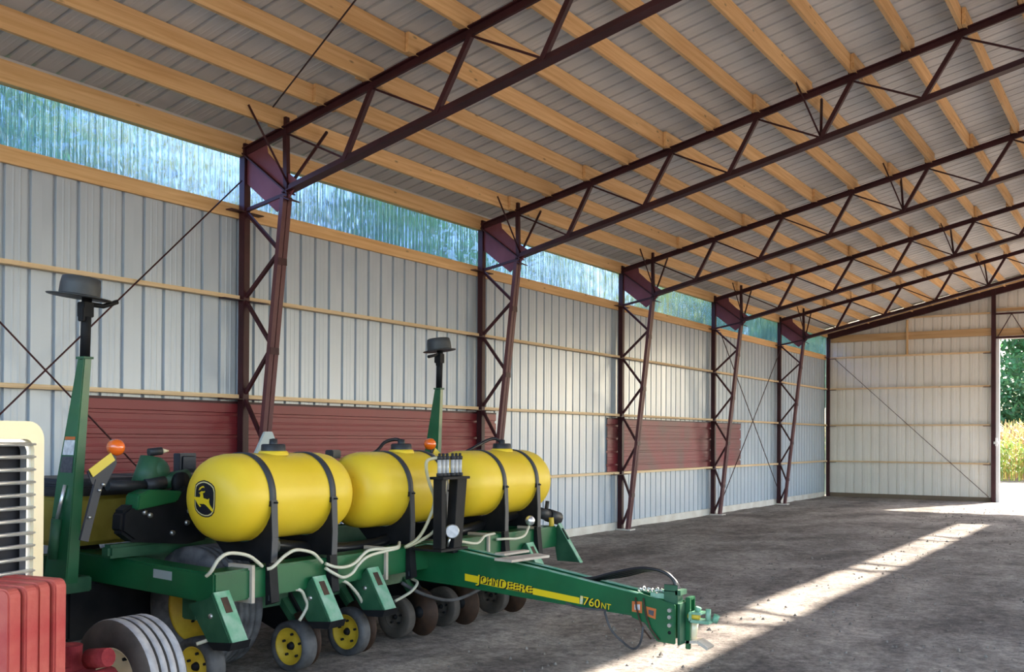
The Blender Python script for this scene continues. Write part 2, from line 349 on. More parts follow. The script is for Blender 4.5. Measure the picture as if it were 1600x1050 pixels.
# clear ribbed strip above the sill: one window per bay, five lapped panes each
PL = []
for q in range(49): x = q*.018; PL.append((x, .007*math.sin(q*PI/2)))
n = len(PL); pane = bpy.data.meshes.new('pane')
pane.from_pydata([(x, 0, z) for x, z in PL]+[(x, .52, z) for x, z in PL], [], [(i, i+1, n+i+1, n+i) for i in range(n-1)]); pane.materials.append(M['pane']); pane.update()
pane.polygons.foreach_set('use_smooth', [True]*(n-1))
for k in range(len(YF)-1):
    w = empty('window_%d' % (k+1), (-.05, YF[k], 3.985), kind='structure')
    for j in range(5): inst('pane', pane, mw((0,1,0),(0,0,1),(1,0,0),(-.045, YF[k]+.0+j*.8636, 3.98)), w)

# ---------------------------------------------------------------- roof
cl = empty('ceiling', (XR, 12, 6.5), kind='structure')
ca = 1/math.hypot(1, SL); sa = SL*ca; LEN = (7.5+.45)/ca
rs = sheet_mesh('roof_sheet', lambda x: LEN, 'roof')
for i in range(35):
    yy = 29.05-.9144*(i+1)
    inst('roof_sheet', rs, mw((0,1,0),(ca,0,sa),(sa,0,-ca),(-.45, yy, 4.52+ZS-.45*SL)), cl)
    inst('roof_sheet', rs, mw((0,-1,0),(-ca,0,sa),(-sa,0,-ca),(WID+.45, yy+.9144, 4.52+ZS-.45*SL)), cl)
PX = [.0+.5625*i for i in range(1, 14)]
PX = [.565, 1.14, 1.72, 2.28, 2.85, 3.42, 3.99, 4.55, 5.11, 5.68, 6.25, 6.82, 7.39]
for i, x in enumerate(PX):
    for k in range(len(YF)-1):
        e = .022 if (k+i) % 2 else -.022
        z0 = ztop(x)+.038
        mbp = MB().extr((x+e, YF[k]-.16, z0), (x+e, YF[k+1]+.16, z0), [(-.019, 0), (.019, 0), (.019, .180), (-.019, .180)])
        build('purlin', mbp, 'wood', cl)
    z0 = ztop(x)+.038
    build('purlin', MB().extr((WID-x, YN, z0), (WID-x, 28.8, z0), [(-.019, 0), (.019, 0), (.019, .180), (-.019, .180)]), 'wood', cl)
build('eave_beam', MB().box(WID-.035, WID+.055, YN, 28.8, 4.487, 4.675), 'wood', cl)
def rod(name, a, b, r, label, parent=None, cat='brace'):
    o = build(name, MB().tube([a, b], r, 6), 'steel', parent)
    if label: tag(o, label, cat)
    return o
# ---------------------------------------------------------------- steel frames
L_POST = ['nearest maroon steel roof frame, beside the closest tall post', 'second maroon steel roof frame, its post rising behind the middle yellow tank',
 'third maroon steel roof frame, standing at the left end of the short red sheet', 'fourth maroon steel roof frame, its post crossing the short red sheet near its right end',
 'fifth maroon steel roof frame, the last open truss before the end wall']
def web(f, x0, z0, x1, z1, y, t=.042, nm='web_bar'):
    build(nm, MB().bar((x0, y, z0), (x1, y, z1), t, t, (0,1,0)), 'steel', f)
def chord(f, nm, pts, y, flange, updown):
    m_ = MB()
    for a, b in zip(pts[:-1], pts[1:]):
        w = flange/2; s = updown
        poly = [(-w, 0), (w, 0), (w, .012*s), (.016, .012*s), (.016, .075*s), (-.016, .075*s), (-.016, .012*s), (-w, .012*s)]
        if s < 0: poly = poly[::-1]
        m_.extr((a[0], y, a[1]), (b[0], y, b[1]), poly)
    build(nm, m_, 'steel', f)
def make_frame(y, label, full=True):
    f = empty('truss_frame', (.04, y, 0), label, 'roof truss', 'maroon steel roof frames')
    for mir in (0, 1):
        X = (lambda x: WID-x) if mir else (lambda x: x)
        bx = lambda a, b, *r: MB().box(min(X(a), X(b)), max(X(a), X(b)), *r)
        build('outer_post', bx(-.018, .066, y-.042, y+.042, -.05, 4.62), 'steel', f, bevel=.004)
        # inner leg: pair of channels with a gap
        for s in (-1, 1):
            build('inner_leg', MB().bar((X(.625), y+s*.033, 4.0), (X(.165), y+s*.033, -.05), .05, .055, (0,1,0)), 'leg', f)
        build('foot_plate', bx(-.03, .26, y-.1, y+.1, -.03, .006), 'skirt', f)
        for z in (3.35, 2.45, 1.5, .6):
            lx = .165+.46*(z+.05)/4.05
            build('batten', MB().bar((X(lx+.029), y-.06, z), (X(lx+.029), y+.06, z), .006, .07, (0,0,1)), 'steel', f)
        LZ = [(.06, 3.93, .60, 4.02), (.06, 3.90, .545, 3.46), (.545, 3.46, .06, 3.03), (.06, 2.98, .445, 2.50), (.445, 2.50, .06, 2.03), (.06, 1.96, .345, 1.50), (.345, 1.50, .06, 1.02), (.06, .95, .24, .50), (.24, .50, .06, .08)]
        for a in LZ: web(f, X(a[0]), a[1], X(a[2]), a[3], y, .034, 'lacing_bar')
        # haunch: gusset plate with a slanted stiffener flange
        pg = [(X(px), pz) for px, pz in [(.066, 4.56), (.34, 4.60), (.36, 4.48), (.52, 4.33), (.80, 4.13), (.68, 3.99), (.50, 3.86), (.066, 4.20)]]
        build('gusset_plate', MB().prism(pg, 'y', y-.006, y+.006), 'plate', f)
        build('stiffener', MB().bar((X(.03), y, 4.515), (X(.69), y, 4.02), .014, .12, (0,1,0)), 'steel', f)
        build('splice_plate', MB().bar((X(.60), y, 4.0), (X(.74), y, 3.94), .012, .15, (0,1,0)), 'steel', f)
        web(f, X(.635), 3.98, X(.615), 4.80, y, .05, 'king_bar')
        T = [1.76, 2.90, 3.99, 5.09, 6.22, 7.32]; B = [1.41, 2.52, 3.64, 4.74, 5.84, 6.95]
        prev = .64
        for t, b in zip(T, B):
            web(f, X(b), zbot(b)+.02, X(t), ztop(t)-.02, y, .048)
            web(f, X(prev), ztop(prev)-.03, X(b), zbot(b)+.03, y, .020, 'tie_bar')
            prev = t
        web(f, X(7.32), ztop(7.32), X(XR), zbot(XR)+.02, y, .02, 'tie_bar')
        for i, x in enumerate(PX):
            xx = X(x); build('purlin_clip', MB().box(xx-.056, xx-.044, y-.045, y+.045, ztop(x)+.03, ztop(x)+.19), 'steel', f)
        # flange braces from the bottom chord nodes up to the purlins on both sides
        for bx_, px_ in ((.67, .62), (4.74, 4.56)):
            for dy in (-.50, .55):
                z1 = ztop(px_)+.13; rr_ = .011 if dy < 0 else .017
                build('flange_brace', MB().tube([(X(bx_), y, zbot(bx_)+.03), (X(px_ + (.0 if dy < 0 else .03)), y+dy, z1)], rr_, 6), 'steel', f)
    chord(f, 'top_chord', [(-.03, ztop(-.03)+.043), (XR, ztop(XR)+.043), (WID+.03, ztop(-.03)+.043)], y, .11, -1)
    chord(f, 'bottom_chord', [(.62, zbot(.62)-.03), (XR, zbot(XR)-.03), (WID-.62, zbot(.62)-.03)], y, .12, 1)
    return f
for k in range(5): make_frame(YF[k+2], L_POST[k])
# thin rods
rod('brace_rod', (.06, 7.14, 4.22), (.06, 2.95, .15), .008, 'thin dark rod rising right across the left wall to the nearest post top')
rod('brace_rod', (.085, 2.95, 4.0), (.085, 7.14, .15), .008, 'thin dark rod falling right across the left wall behind the near green mast')
rod('brace_rod', (.10, 24.40, 3.85), (.10, 20.30, .12), .010, 'thin rod rising right between the fourth and fifth posts on the wall')
rod('brace_rod', (.12, 20.30, 3.85), (.12, 24.40, .12), .010, 'thin rod falling right between the fourth and fifth posts on the wall')
rod('brace_rod', (.95, 6.72, 4.71), (5.6, 4.73, 5.70), .008, 'thin rod slanting under the roof purlins at the top left')

# ---------------------------------------------------------------- red sheets standing on the lower girt
def redsheet(y0, y1, z0, z1, xx, mt, label, tilt=0, rag=False):
    r = empty('red_metal_sheet', (xx, (y0+y1)/2, z0), label, 'metal sheet')
    P = profile(); P = [q for q in P if q[0] <= z1-z0]+[(z1-z0, 0)]
    k = 0; y = y0
    while y < y1-.01:
        ye = min(y+3.3, y1); n = len(P); v = []
        for (s, d) in P: v.append((xx+d*.72+(k%2)*.002, y, z1-s))
        for (s, d) in P: v.append((xx+d*.72+(k%2)*.002, ye+.03*(ye < y1), z1-s))
        build('sheet_panel', MB().add(v, [(i, i+1, n+i+1, n+i) for i in range(n-1)]), mt, r)
        y = ye; k += 1
    build('edge_trim', MB().box(xx-.004, xx+.006, y0, y1, z1-.004, z1+.02), 'steel', r)
    return r
redsheet(5.42, 12.0, 1.006, 1.925, -.036, 'redsheet', 'long barn red ribbed metal sheet standing behind the yellow tanks')
redsheet(15.45, 21.95, 1.006, 1.925, -.036, 'redsheet2', 'shorter weathered red metal sheet on the wall past the third post')

# ---------------------------------------------------------------- end wall
YE = 28.83
we = empty('wall_end', (4, YE, 0), kind='structure')
DX0, DX1 = 4.38, WID-4.38
def roofz(x): return ztop(x)+ZS-.03
for i in range(17):
    x0 = -.06+.9144*i
    if x0 > WID: break
    xc = x0+.457; door = x0+.91 > DX0+.02 and x0 < DX1-.3
    if x0 < DX0 < x0+.9:                         # sheet that meets the jamb: built full, trimmed by width
        P = [q for q in profile() if x0+q[0] <= DX0]+[(DX0-x0, 0)]; n = len(P)
        v = [(x0+q[0], YE-q[1], .02) for q in P]+[(x0+q[0], YE-q[1], roofz(x0+q[0])) for q in P]
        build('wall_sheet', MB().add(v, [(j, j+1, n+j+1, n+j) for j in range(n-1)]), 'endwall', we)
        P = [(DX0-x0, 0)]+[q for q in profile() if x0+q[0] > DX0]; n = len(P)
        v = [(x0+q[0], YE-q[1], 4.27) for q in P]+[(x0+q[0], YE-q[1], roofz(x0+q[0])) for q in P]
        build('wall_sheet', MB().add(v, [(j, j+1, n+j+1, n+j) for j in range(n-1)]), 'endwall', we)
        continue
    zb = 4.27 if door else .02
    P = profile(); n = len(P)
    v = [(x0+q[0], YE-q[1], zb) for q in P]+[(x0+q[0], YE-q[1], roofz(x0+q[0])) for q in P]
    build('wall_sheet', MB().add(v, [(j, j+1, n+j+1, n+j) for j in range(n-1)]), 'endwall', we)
for s in (0, 1):
    X = (lambda x: WID-x) if s else (lambda x: x)
    for z in (.983, 1.996, 3.018, 3.90):
        a, b = sorted((X(.09), X(4.22)))
        build('girt', MB().box(a, b, YE-.10, YE-.004, z-.02, z+.02), 'girtx', we, bevel=.003)
        for q in (.07, 4.06):
            a, b = sorted((X(q), X(q+.18))); build('girt_bracket', MB().box(a, b, YE-.12, YE-.02, z-.034, z-.022), 'steel', we)
    a, b = sorted((X(.10), X(4.24)))
    build('header_board', MB().box(a, b, YE-.06, YE-.02, 4.33, 4.53), 'woodx', we, bevel=.003)
    a, b = sorted((X(1.6), X(4.22)))
    build('girt', MB().box(a, b, YE-.10, YE-.02, 4.90, 4.94), 'girtx', we)
    a, b = sorted((X(2.15), X(2.19)))
    build('stud', MB().box(a, b, YE-.14, YE-.062, 3.92, 4.86), 'woodz', we)
    a, b = sorted((X(4.255), X(4.355)))
    build('door_post', MB().box(a, b, YE-.15, YE-.05, -.05, ztop(4.3)+.1), 'steel', we, bevel=.004)
    a, b = sorted((X(.0), X(.085)))
    build('corner_post', MB().box(a, b, YE-.13, YE-.04, -.05, 4.60), 'steel', we, bevel=.004)
# header truss over the door
build('door_header', MB().box(4.36, WID-4.36, YE-.14, YE-.08, 4.24, 4.29), 'steel', we)
build('door_header', MB().box(4.36, WID-4.36, YE-.14, YE-.08, 4.86, 4.90), 'steel', we)
build('header_board', MB().box(4.36, WID-4.36, YE-.06, YE-.02, 4.31, 4.50), 'woodx', we)
build('header_board', MB().box(4.36, WID-4.36, YE-.06, YE-.02, 4.95, 5.03), 'woodx', we)
for j in range(10):
    a = 4.40+j*.66; build('header_web', MB().bar((a, YE-.11, 4.28), (a+.33, YE-.11, 4.87), .02, .02, (0,1,0)).bar((a+.33, YE-.11, 4.87), (a+.66, YE-.11, 4.28), .02, .02, (0,1,0)), 'steel', we)
# solid end rafter with ledger
mbr = MB()
for a, b in (((.0, 4.58), (XR, ztop(XR)+.06)), ((XR, ztop(XR)+.06), (WID, 4.58))):
    mbr.extr((a[0], YE-.12, a[1]), (b[0], YE-.12, b[1]), [(-.05, -.17), (.05, -.17), (.05, -.155), (.008, -.155), (.008, -.015), (.05, -.015), (.05, 0), (-.05, 0), (-.05, -.015), (-.008, -.015), (-.008, -.155), (-.05, -.155)])
build('end_rafter', mbr, 'steel', we)
mbr = MB()
for a, b in (((.02, 4.60), (XR, ztop(XR)+.08)), ((XR, ztop(XR)+.08), (WID-.02, 4.60))):
    mbr.extr((a[0], YE-.21, a[1]), (b[0], YE-.21, b[1]), [(-.02, -.03), (.02, -.03), (.02, .09), (-.02, .09)])
build('ledger_board', mbr, 'woodx', we)
rod('brace_cable', (.25, YE-.16, 3.85), (4.2, YE-.16, .12), .008, 'thin dark cable running diagonally down the far end wall', cat='cable')
d1 = empty('door_1', (DX0, YE, 0), kind='structure')
build('door_trim', MB().box(DX0-.02, DX0+.055, YE-.05, YE+.09, -.03, 4.28), 'whitetrim', d1)
build('door_trim', MB().box(DX1-.055, DX1+.02, YE-.05, YE+.09, -.03, 4.28), 'whitetrim', d1)
build('door_trim', MB().box(DX0, DX1, YE+.0, YE+.09, 4.23, 4.29), 'whitetrim', d1)
build('skirt_board', MB().box(.05, DX0, YE-.03, YE+.05, -.06, .10), 'dirtout', we)
build('cane_bolt', MB().box(DX0-.06, DX0+.05, YE-.19, YE-.15, 1.50, 1.56).box(DX0-.02, DX0+.02, YE-.2, YE-.15, 1.45, 1.66), 'whitetrim', d1)

# ---------------------------------------------------------------- planter
G = .0
pl = empty('row_crop_planter', (3.1, 6.3, 0), 'green towed row crop planter carrying three yellow tanks', 'planter')
# toolbar and end beams
build('toolbar', MB().box(3.02, 3.20, 4.14, 8.25, .555, .75), 'green', pl, bevel=.012)
build('end_beam', MB().bar((3.11, 4.225, .655), (1.72, 4.225, .70), .16, .185, (0,0,1)), 'green', pl, bevel=.01)
build('end_beam', MB().bar((3.11, 8.2, .655), (1.55, 8.2, .70), .12, .18, (0,0,1)), 'green', pl, bevel=.01)
build('rear_toolbar', MB().box(2.70, 2.84, 4.3, 8.2, .40, .56), 'dgreen', pl, bevel=.01)
build('rear_toolbar', MB().box(1.66, 1.80, 3.9, 8.7, .60, .78), 'dgreen', pl, bevel=.01)
build('scuffed_patch', MB().bar((2.80, 4.1445, .70), (2.62, 4.1445, .706), .002, .055, (0,0,1)), 'greyp', pl)
# tongue: two side rails with a dark gap, stepping down to the hitch
top = [(3.02, .745), (3.25, .745), (3.88, .672), (4.21, .632), (5.04, .515)]; bot = [(4.97, .375), (4.51, .395), (4.21, .410), (3.43, .455), (3.02, .47)]
tg = build('tongue', MB().prism(top+bot, 'y', 6.25, 6.268).prism(top+bot, 'y', 6.392, 6.41), 'green', pl)
inner = [(x, z-.045) for x, z in top]+[(x, z+.01) for x, z in bot]
build('tongue_core', MB().prism(inner, 'y', 6.269, 6.391), 'black', pl)
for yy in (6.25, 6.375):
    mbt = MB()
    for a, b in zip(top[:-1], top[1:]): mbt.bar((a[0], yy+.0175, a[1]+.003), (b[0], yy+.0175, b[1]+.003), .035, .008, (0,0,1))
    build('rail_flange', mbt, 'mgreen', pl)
mbt = MB()
for a, b in zip(bot[:-1], bot[1:]): mbt.bar((a[0], 6.33, a[1]-.003), (b[0], 6.33, b[1]-.003), .17, .008, (0,0,1))
build('rail_flange', mbt, 'green', pl)
build('bolt_head', MB().lathe([(-.012, 0), (-.012, .014), (0, .016)], (2.995, 6.249, .60), (0,1,0), 10), 'zinc', pl)
st = build('yellow_stripe', MB().prism([(3.56, .545), (4.56, .452), (4.56, .408), (3.56, .492)], 'y', 6.2465, 6.2495), 'decaly', pl)
def text(txt, size, loc, slope, mt, parent, y, off=0.0, ext=.001, name='lettering', width=None):
    c = bpy.data.curves.new('t', 'FONT'); c.body = txt; c.size = size; c.extrude = ext; c.offset = off
    o = bpy.data.objects.new('t', c); COL.objects.link(o); dg = bpy.context.evaluated_depsgraph_get(); me = bpy.data.meshes.new_from_object(o.evaluated_get(dg))
    bpy.data.objects.remove(o); bpy.data.curves.remove(c); me.name = name; me.materials.clear(); me.materials.append(M[mt])
    xs = [q.co.x for q in me.vertices]; mn = min(xs); sx = width/(max(xs)-mn) if width else 1
    loc = (loc[0]-mn*sx, loc[1]-mn*sx*slope)
    X = Vector((1, 0, slope)).normalized(); Z = Vector((0, -1, 0)); Y = Z.cross(X)
    return inst(name, me, mw(X*sx, Y, Z, (loc[0], y, loc[1])), parent)
SLP = -.093
for t, sz, x, wd in (('J', .092, 3.665, .034), ('OHN', .072, 3.708, .162), ('D', .094, 3.882, .060), ('EERE', .072, 3.952, .215)):
    z = .496-(x-3.665)*.093-(.010 if t in 'JD' else 0)
    text(t, sz, (x+.005, z-.005), SLP, 'decalb', st, 6.2447, .0024, name='letter_shadow', width=wd)
    text(t, sz, (x, z), SLP, 'decaly', st, 6.2425, .0, name='lettering', width=wd-.004)
text('1', .080, (4.565, .412), SLP, 'faded', st, 6.2440, .002, name='faded_digit', width=.022)
text('760', .084, (4.592, .407), SLP, 'decaly', st, 6.2430, .0, name='number', width=.132)
text('760', .084, (4.596, .403), SLP, 'decalb', st, 6.2452, .001, name='number_shadow', width=.138)
text('NT', .060, (4.735, .395), SLP, 'decaly', st, 6.2440, .0, name='number', width=.075)
# hitch
def plate(nm, poly, y0, y1, mt, bev=.004): return build(nm, MB().prism(poly, 'y', y0, y1), mt, pl, bevel=bev)
plate('hitch_plate', [(4.96, .50), (5.04, .53), (5.30, .475), (5.30, .21), (5.17, .215), (5.08, .33), (4.98, .36)], 6.225, 6.243, 'green')
plate('hitch_plate', [(4.96, .50), (5.04, .53), (5.30, .475), (5.30, .21), (5.17, .215), (5.08, .33), (4.98, .36)], 6.415, 6.433, 'green')
build('hitch_face', MB().box(5.30, 5.318, 6.27, 6.42, .20, .475), 'dgreen', pl)
build('hitch_face', MB().box(5.318, 5.35, 6.36, 6.385, .16, .51).box(5.318, 5.35, 6.44, 6.455, .2, .51).box(5.318, 5.35, 6.385, 6.44, .49, .51), 'green', pl, bevel=.003)
for z in (.435, .39, .335): build('bolt_head', MB().lathe([(-.016, 0), (-.016, .014), (0, .016)], (5.265, 6.225, z), (0,1,0), 6, False), 'zinc', pl)
build('bolt_hole', MB().lathe([(-.003, 0), (-.003, .012), (0, .012)], (5.262, 6.2255, .285), (0,1,0), 10), 'black', pl)
cv = build('drawbar_clevis', MB().box(5.35, 5.50, 6.33, 6.45, .345, .365).box(5.35, 5.44, 6.34, 6.44, .40, .418).box(5.35, 5.37, 6.33, 6.45, .345, .418), 'mgreen', pl, bevel=.006)
build('hitch_pin', MB().tube([(5.47, 6.39, .36), (5.47, 6.39, .44)], .018, 10).tube([(5.40, 6.37, .42), (5.41, 6.37, .45)], .02, 10).tube([(5.50, 6.42, .35), (5.52, 6.42, .40)], .022, 8), 'mgreen', cv)
build('drawbar_bar', MB().tube([(5.34, 6.36, .385), (5.42, 6.36, .385)], .018, 8), 'ypaint', pl)
build('jack_post', MB().tube([(5.36, 6.42, .36), (5.34, 6.42, .20)], .03, 10), 'cream', pl)
build('skid_foot', MB().extr((5.31, 6.42, .205), (5.40, 6.42, .215), [(-.06, -.01), (.06, -.01), (.06, .01), (-.06, .01)]).extr((5.40, 6.42, .215), (5.475, 6.42, .175), [(-.055, -.01), (.055, -.01), (.055, .01), (-.055, .01)]), 'bleach', pl)
build('warning_decal', MB().prism([(4.985, .47), (5.06, .475), (5.06, .395), (4.985, .40)], 'y', 6.222, 6.2249), 'orange', pl)
build('warning_decal', MB().prism([(5.005, .45), (5.045, .455), (5.045, .415), (5.005, .415)], 'y', 6.2200, 6.2219), 'white', pl)
build('warning_decal', MB().prism([(5.09, .445), (5.165, .435), (5.16, .365), (5.10, .38)], 'y', 6.222, 6.2249), 'orange', pl)
build('warning_decal', MB().prism([(5.11, .425), (5.15, .42), (5.145, .385), (5.11, .395)], 'y', 6.2200, 6.2219), 'ddecal', pl)
for x in (5.015, 5.075): build('chain_loop', MB().tube([(x, 6.215, .50), (x+.012, 6.20, .44), (x+.03, 6.205, .37), (x+.055, 6.21, .30), (x+.12, 6.21, .23)], .006, 6), 'rust', pl)
mbc = MB()
for q in range(9):
    a = 5.02+q*.022; mbc.lathe([(-.004, .009), (-.004, .017), (.004, .017), (.004, .009), (-.004, .009)], (a, 6.27+.02*(q % 3), .545+.008*(q % 2)), (math.sin(q*2), math.cos(q*2), .3), 8)
build('safety_chain', mbc, 'zinc', pl)
build('hose_clamp_bracket', MB().box(5.20, 5.30, 6.27, 6.36, .47, .56).box(5.20, 5.30, 6.27, 6.275, .55, .60).box(5.28, 5.32, 6.27, 6.38, .53, .565), 'dgreen', pl, bevel=.004)
build('valve_coupler', MB().box(5.10, 5.20, 6.27, 6.36, .50, .535).tube([(5.10, 6.30, .535), (5.20, 6.30, .55)], .012), 'mgreen', pl)
def smooth(pts, n=6):
    P = [Vector(p) for p in pts]; out = []
    for i in range(len(P)-1):
        p0, p1, p2, p3 = P[max(i-1, 0)], P[i], P[i+1], P[min(i+2, len(P)-1)]
        for k in range(n):
            t = k/n; out.append(.5*((2*p1)+(p2-p0)*t+(2*p0-5*p1+4*p2-p3)*t*t+(3*p1-p0-3*p2+p3)*t**3))
    out.append(P[-1]); return out
def hose(nm, pts, r, mt='hose', parent=None, n=8): return build(nm, MB().tube(smooth(pts), r, n), mt, parent or pl)
for j, dy in enumerate((0, .028, .056, .084)):
    e = j*.03
    hose('hydraulic_hose', [(4.50+e, 6.30+dy, .575-e*.14), (4.64+e, 6.30+dy, .592), (4.80+e*.8, 6.30+dy, .640-j*.006), (5.00+e*.4, 6.30+dy, .688-j*.006), (5.15, 6.30+dy, .685-j*.005), (5.235-e*.1, 6.31+dy*.6, .645-j*.006), (5.265, 6.31+dy*.4, .59), (5.265+.01*j, 6.31+dy*.4, .52)], .0125, 'bhose')
hose('hanging_hose', [(4.45, 6.25, .40), (4.60, 6.22, .385), (4.77, 6.22, .39), (4.79, 6.2, .37), (4.84, 6.2, .26), (4.94, 6.2, .18), (5.01, 6.2, .15), (5.06, 6.2, .20), (5.08, 6.2, .31)], .008, 'rubber')
# hanging feet under the toolbar
for i, (y, mt) in enumerate(((4.09, 'mgreen'), (4.93, 'dgreen'), (5.48, 'dgreen'), (7.62, 'dgreen'))):
    ft = build('hanger_bracket', MB().prism([(3.02, .555), (3.20, .60), (3.235, .64), (3.41, .35), (3.30, .325), (3.20, .34)], 'y', y, y+.14), 'dgreen', pl, bevel=.006)
    a = Vector((3.237, 0, .64)); b = Vector((3.412, 0, .35))
    def on_(t, q): p = a.lerp(b, t); return (p.x+.004, y+q, p.z+.002)
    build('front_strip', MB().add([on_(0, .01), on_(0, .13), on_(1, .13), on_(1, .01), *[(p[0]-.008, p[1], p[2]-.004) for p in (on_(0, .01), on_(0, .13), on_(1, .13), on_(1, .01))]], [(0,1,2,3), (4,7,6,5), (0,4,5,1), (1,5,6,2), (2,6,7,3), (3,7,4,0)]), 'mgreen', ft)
    build('slot', MB().add([on_(.12, .045), on_(.12, .095), on_(.42, .095), on_(.42, .045), *[(p[0]+.003, p[1], p[2]+.001) for p in (on_(.12, .045), on_(.12, .095), on_(.42, .095), on_(.42, .045))]], [(0,1,2,3), (4,7,6,5), (0,4,5,1), (1,5,6,2), (2,6,7,3), (3,7,4,0)]), 'rust', ft)
    build('pivot_bolt', MB().lathe([(-.01, 0), (-.01, .015), (0, .017)], (3.23, y, .50), (0,1,0), 8), 'zinc', ft)
    build('shoe', MB().prism([(3.20, .34), (3.42, .36), (3.40, .31), (3.26, .30)], 'y', y-.005, y+.145), 'black', ft)
for y in (4.42, 5.72, 7.06, 7.85): build('clamp_plate', MB().box(3.003, 3.222, y, y+.025, .53, .77), 'bleach', pl)
# far wing brace with its highlight painted on as a pale edge strip
build('side_brace', MB().prism([(3.15, .70), (3.22, .78), (3.46, .42), (3.2, .42)], 'y', 8.25, 8.27), 'dgreen', pl)
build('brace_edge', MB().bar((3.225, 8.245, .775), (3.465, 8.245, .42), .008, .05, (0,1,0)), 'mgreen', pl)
build('brace_slot', MB().bar((3.262, 8.235, .73), (3.33, 8.235, .63), .012, .02, (0,1,0)), 'black', pl)
# ---- tanks
TR = .29
def tank(yc, half, straps, emblem, lid_y, label):
    c = (2.9, yc, 1.18)
    prof = []
    h = half
    cap = [(-h, 0), (-h, .125), (-h+.006, .165), (-h+.03, .215), (-h+.07, .254), (-h+.12, .278), (-h+.18, .289)]
    prof = cap+[(t, .29) for t in (-h+.24, -.1, .1, h-.24)]+[(-a, r) for a, r in cap[::-1]]
    t = build('tank', MB().lathe(prof, c, (0,1,0), 56), 'yellow', pl, label=label)
    build('filler_neck', MB().lathe([(0, .105), (.022, .10), (.03, .09), (.03, .0)], (2.9, lid_y, 1.455), (0,0,1), 28), 'yellow', t)
    build('lid', MB().lathe([(0, .085), (.045, .082), (.052, .074), (.052, 0)], (2.9, lid_y, 1.48), (0,0,1), 20).lathe([(0, .03), (.035, .028), (.04, 0)], (2.9, lid_y, 1.53), (0,0,1), 12), 'blackp', t)
    for y in straps:
        build('strap', MB().lathe([(-.027, .292), (-.027, .298), (.027, .298), (.027, .292), (-.027, .292)], (2.9, y, 1.18), (0,1,0), 40, True, -PI*.5, PI*.52), 'strap', t)
        build('strap_bolt', MB().tube([(3.19, y-.01, 1.155), (3.23, y+.01, 1.155)], .007, 6).box(3.185, 3.205, y-.028, y+.028, 1.13, 1.165), 'black', t)
        arc = [(2.9+.297*math.cos(a), 1.18+.297*math.sin(a)) for a in [-.05-i*(PI-.1)/16 for i in range(17)]]
        cr = build('tank_cradle', MB().prism(arc+[(2.63, .90), (2.78, .76), (3.205, .76), (3.21, .95)], 'y', y-.006, y+.006), 'black', pl)
        build('cradle_flange', MB().bar((3.204, y, 1.17), (3.215, y, .93), .052, .008, (1,0,0)).bar((3.215, y, .93), (3.225, y-.02, .74), .052, .008, (1,0,0)).bar((3.225, y-.02, .74), (3.238, y-.05, .53), .05, .008, (1,0,0)), 'strap', cr)
        build('cradle_foot', MB().prism([(3.205, .77), (3.235, .77), (3.26, .52), (3.205, .50)], 'y', y-.07, y+.0), 'black', cr)
    if emblem:
        ye = yc-half; E = []
        S = .195/450
        def q(px, py): return (2.9+(px-365)*S*1.02, 1.185-(py-565)*S*.93)
        def layer(nm, pts, k, mt): build(nm, MB().prism([q(*p) for p in pts], 'y', ye-.0012*k, ye-.0012*(k-1)), mt, t)
        outer = [(150,420),(165,350),(215,310),(285,285),(350,275),(430,290),(510,325),(565,370),(590,440),(592,560),(585,700),(565,780),(520,830),(450,860),(380,865),(300,850),(220,810),(165,760),(145,690),(140,560)]
        layer('emblem', outer, 1, 'decalb')
        def shr(s, cx=367, cy=568): return [(cx+(a-cx)*s, cy+(b-cy)*s) for a, b in outer]
        layer('emblem_line', shr(.93), 2, 'decalc'); layer('emblem_ground', shr(.865), 3, 'decalb')
        layer('leaping_deer', [(120,545),(265,550),(280,530),(275,495),(240,480),(285,470),(330,480),(345,560),(440,580),(470,560),(465,620),(480,660),(560,745),(545,775),(480,730),(400,670),(360,652),(250,655),(300,690),(270,705),(215,650),(180,600),(130,575)], 4, 'decaly')
        layer('antler', [(240,440),(262,400),(310,372),(350,368),(365,400),(345,392),(300,402),(275,430)], 4, 'decaly')
        layer('antler', [(262,478),(300,450),(345,455),(378,445),(372,470),(330,480),(290,486)], 4, 'decaly')
    else:
        ye = yc-half
        for a in ((2.80, 3.0, 1.28, 1.286), (2.80, 3.0, 1.08, 1.086), (2.994, 3.0, 1.08, 1.286), (2.80, 2.806, 1.08, 1.286)):
            build('moulded_rib', MB().box(a[0], a[1], ye-.003, ye+.001, a[2], a[3]), 'yellow', t)
    return t
tank(4.905, .59, (4.62, 5.18), True, 4.90, 'yellow tank with the black deer emblem on its end')
tank(6.17, .56, (6.04, 6.50), False, 6.28, 'middle yellow tank, partly behind the black stand')
tank(7.575, .695, (7.35, 7.89), False, 7.74, 'yellow tank furthest from the red weights')
hose('vent_hose', [(2.75, 5.98, 1.43), (2.8, 6.09, 1.47), (2.8, 6.19, 1.54), (2.82, 6.28, 1.565), (2.86, 6.30, 1.56), (2.88, 6.30, 1.53)], .014, 'bhose')
hose('vent_hose', [(2.75, 7.32, 1.44), (2.8, 7.42, 1.49), (2.82, 7.62, 1.56), (2.85, 7.70, 1.575), (2.88, 7.74, 1.55)], .014, 'bhose')
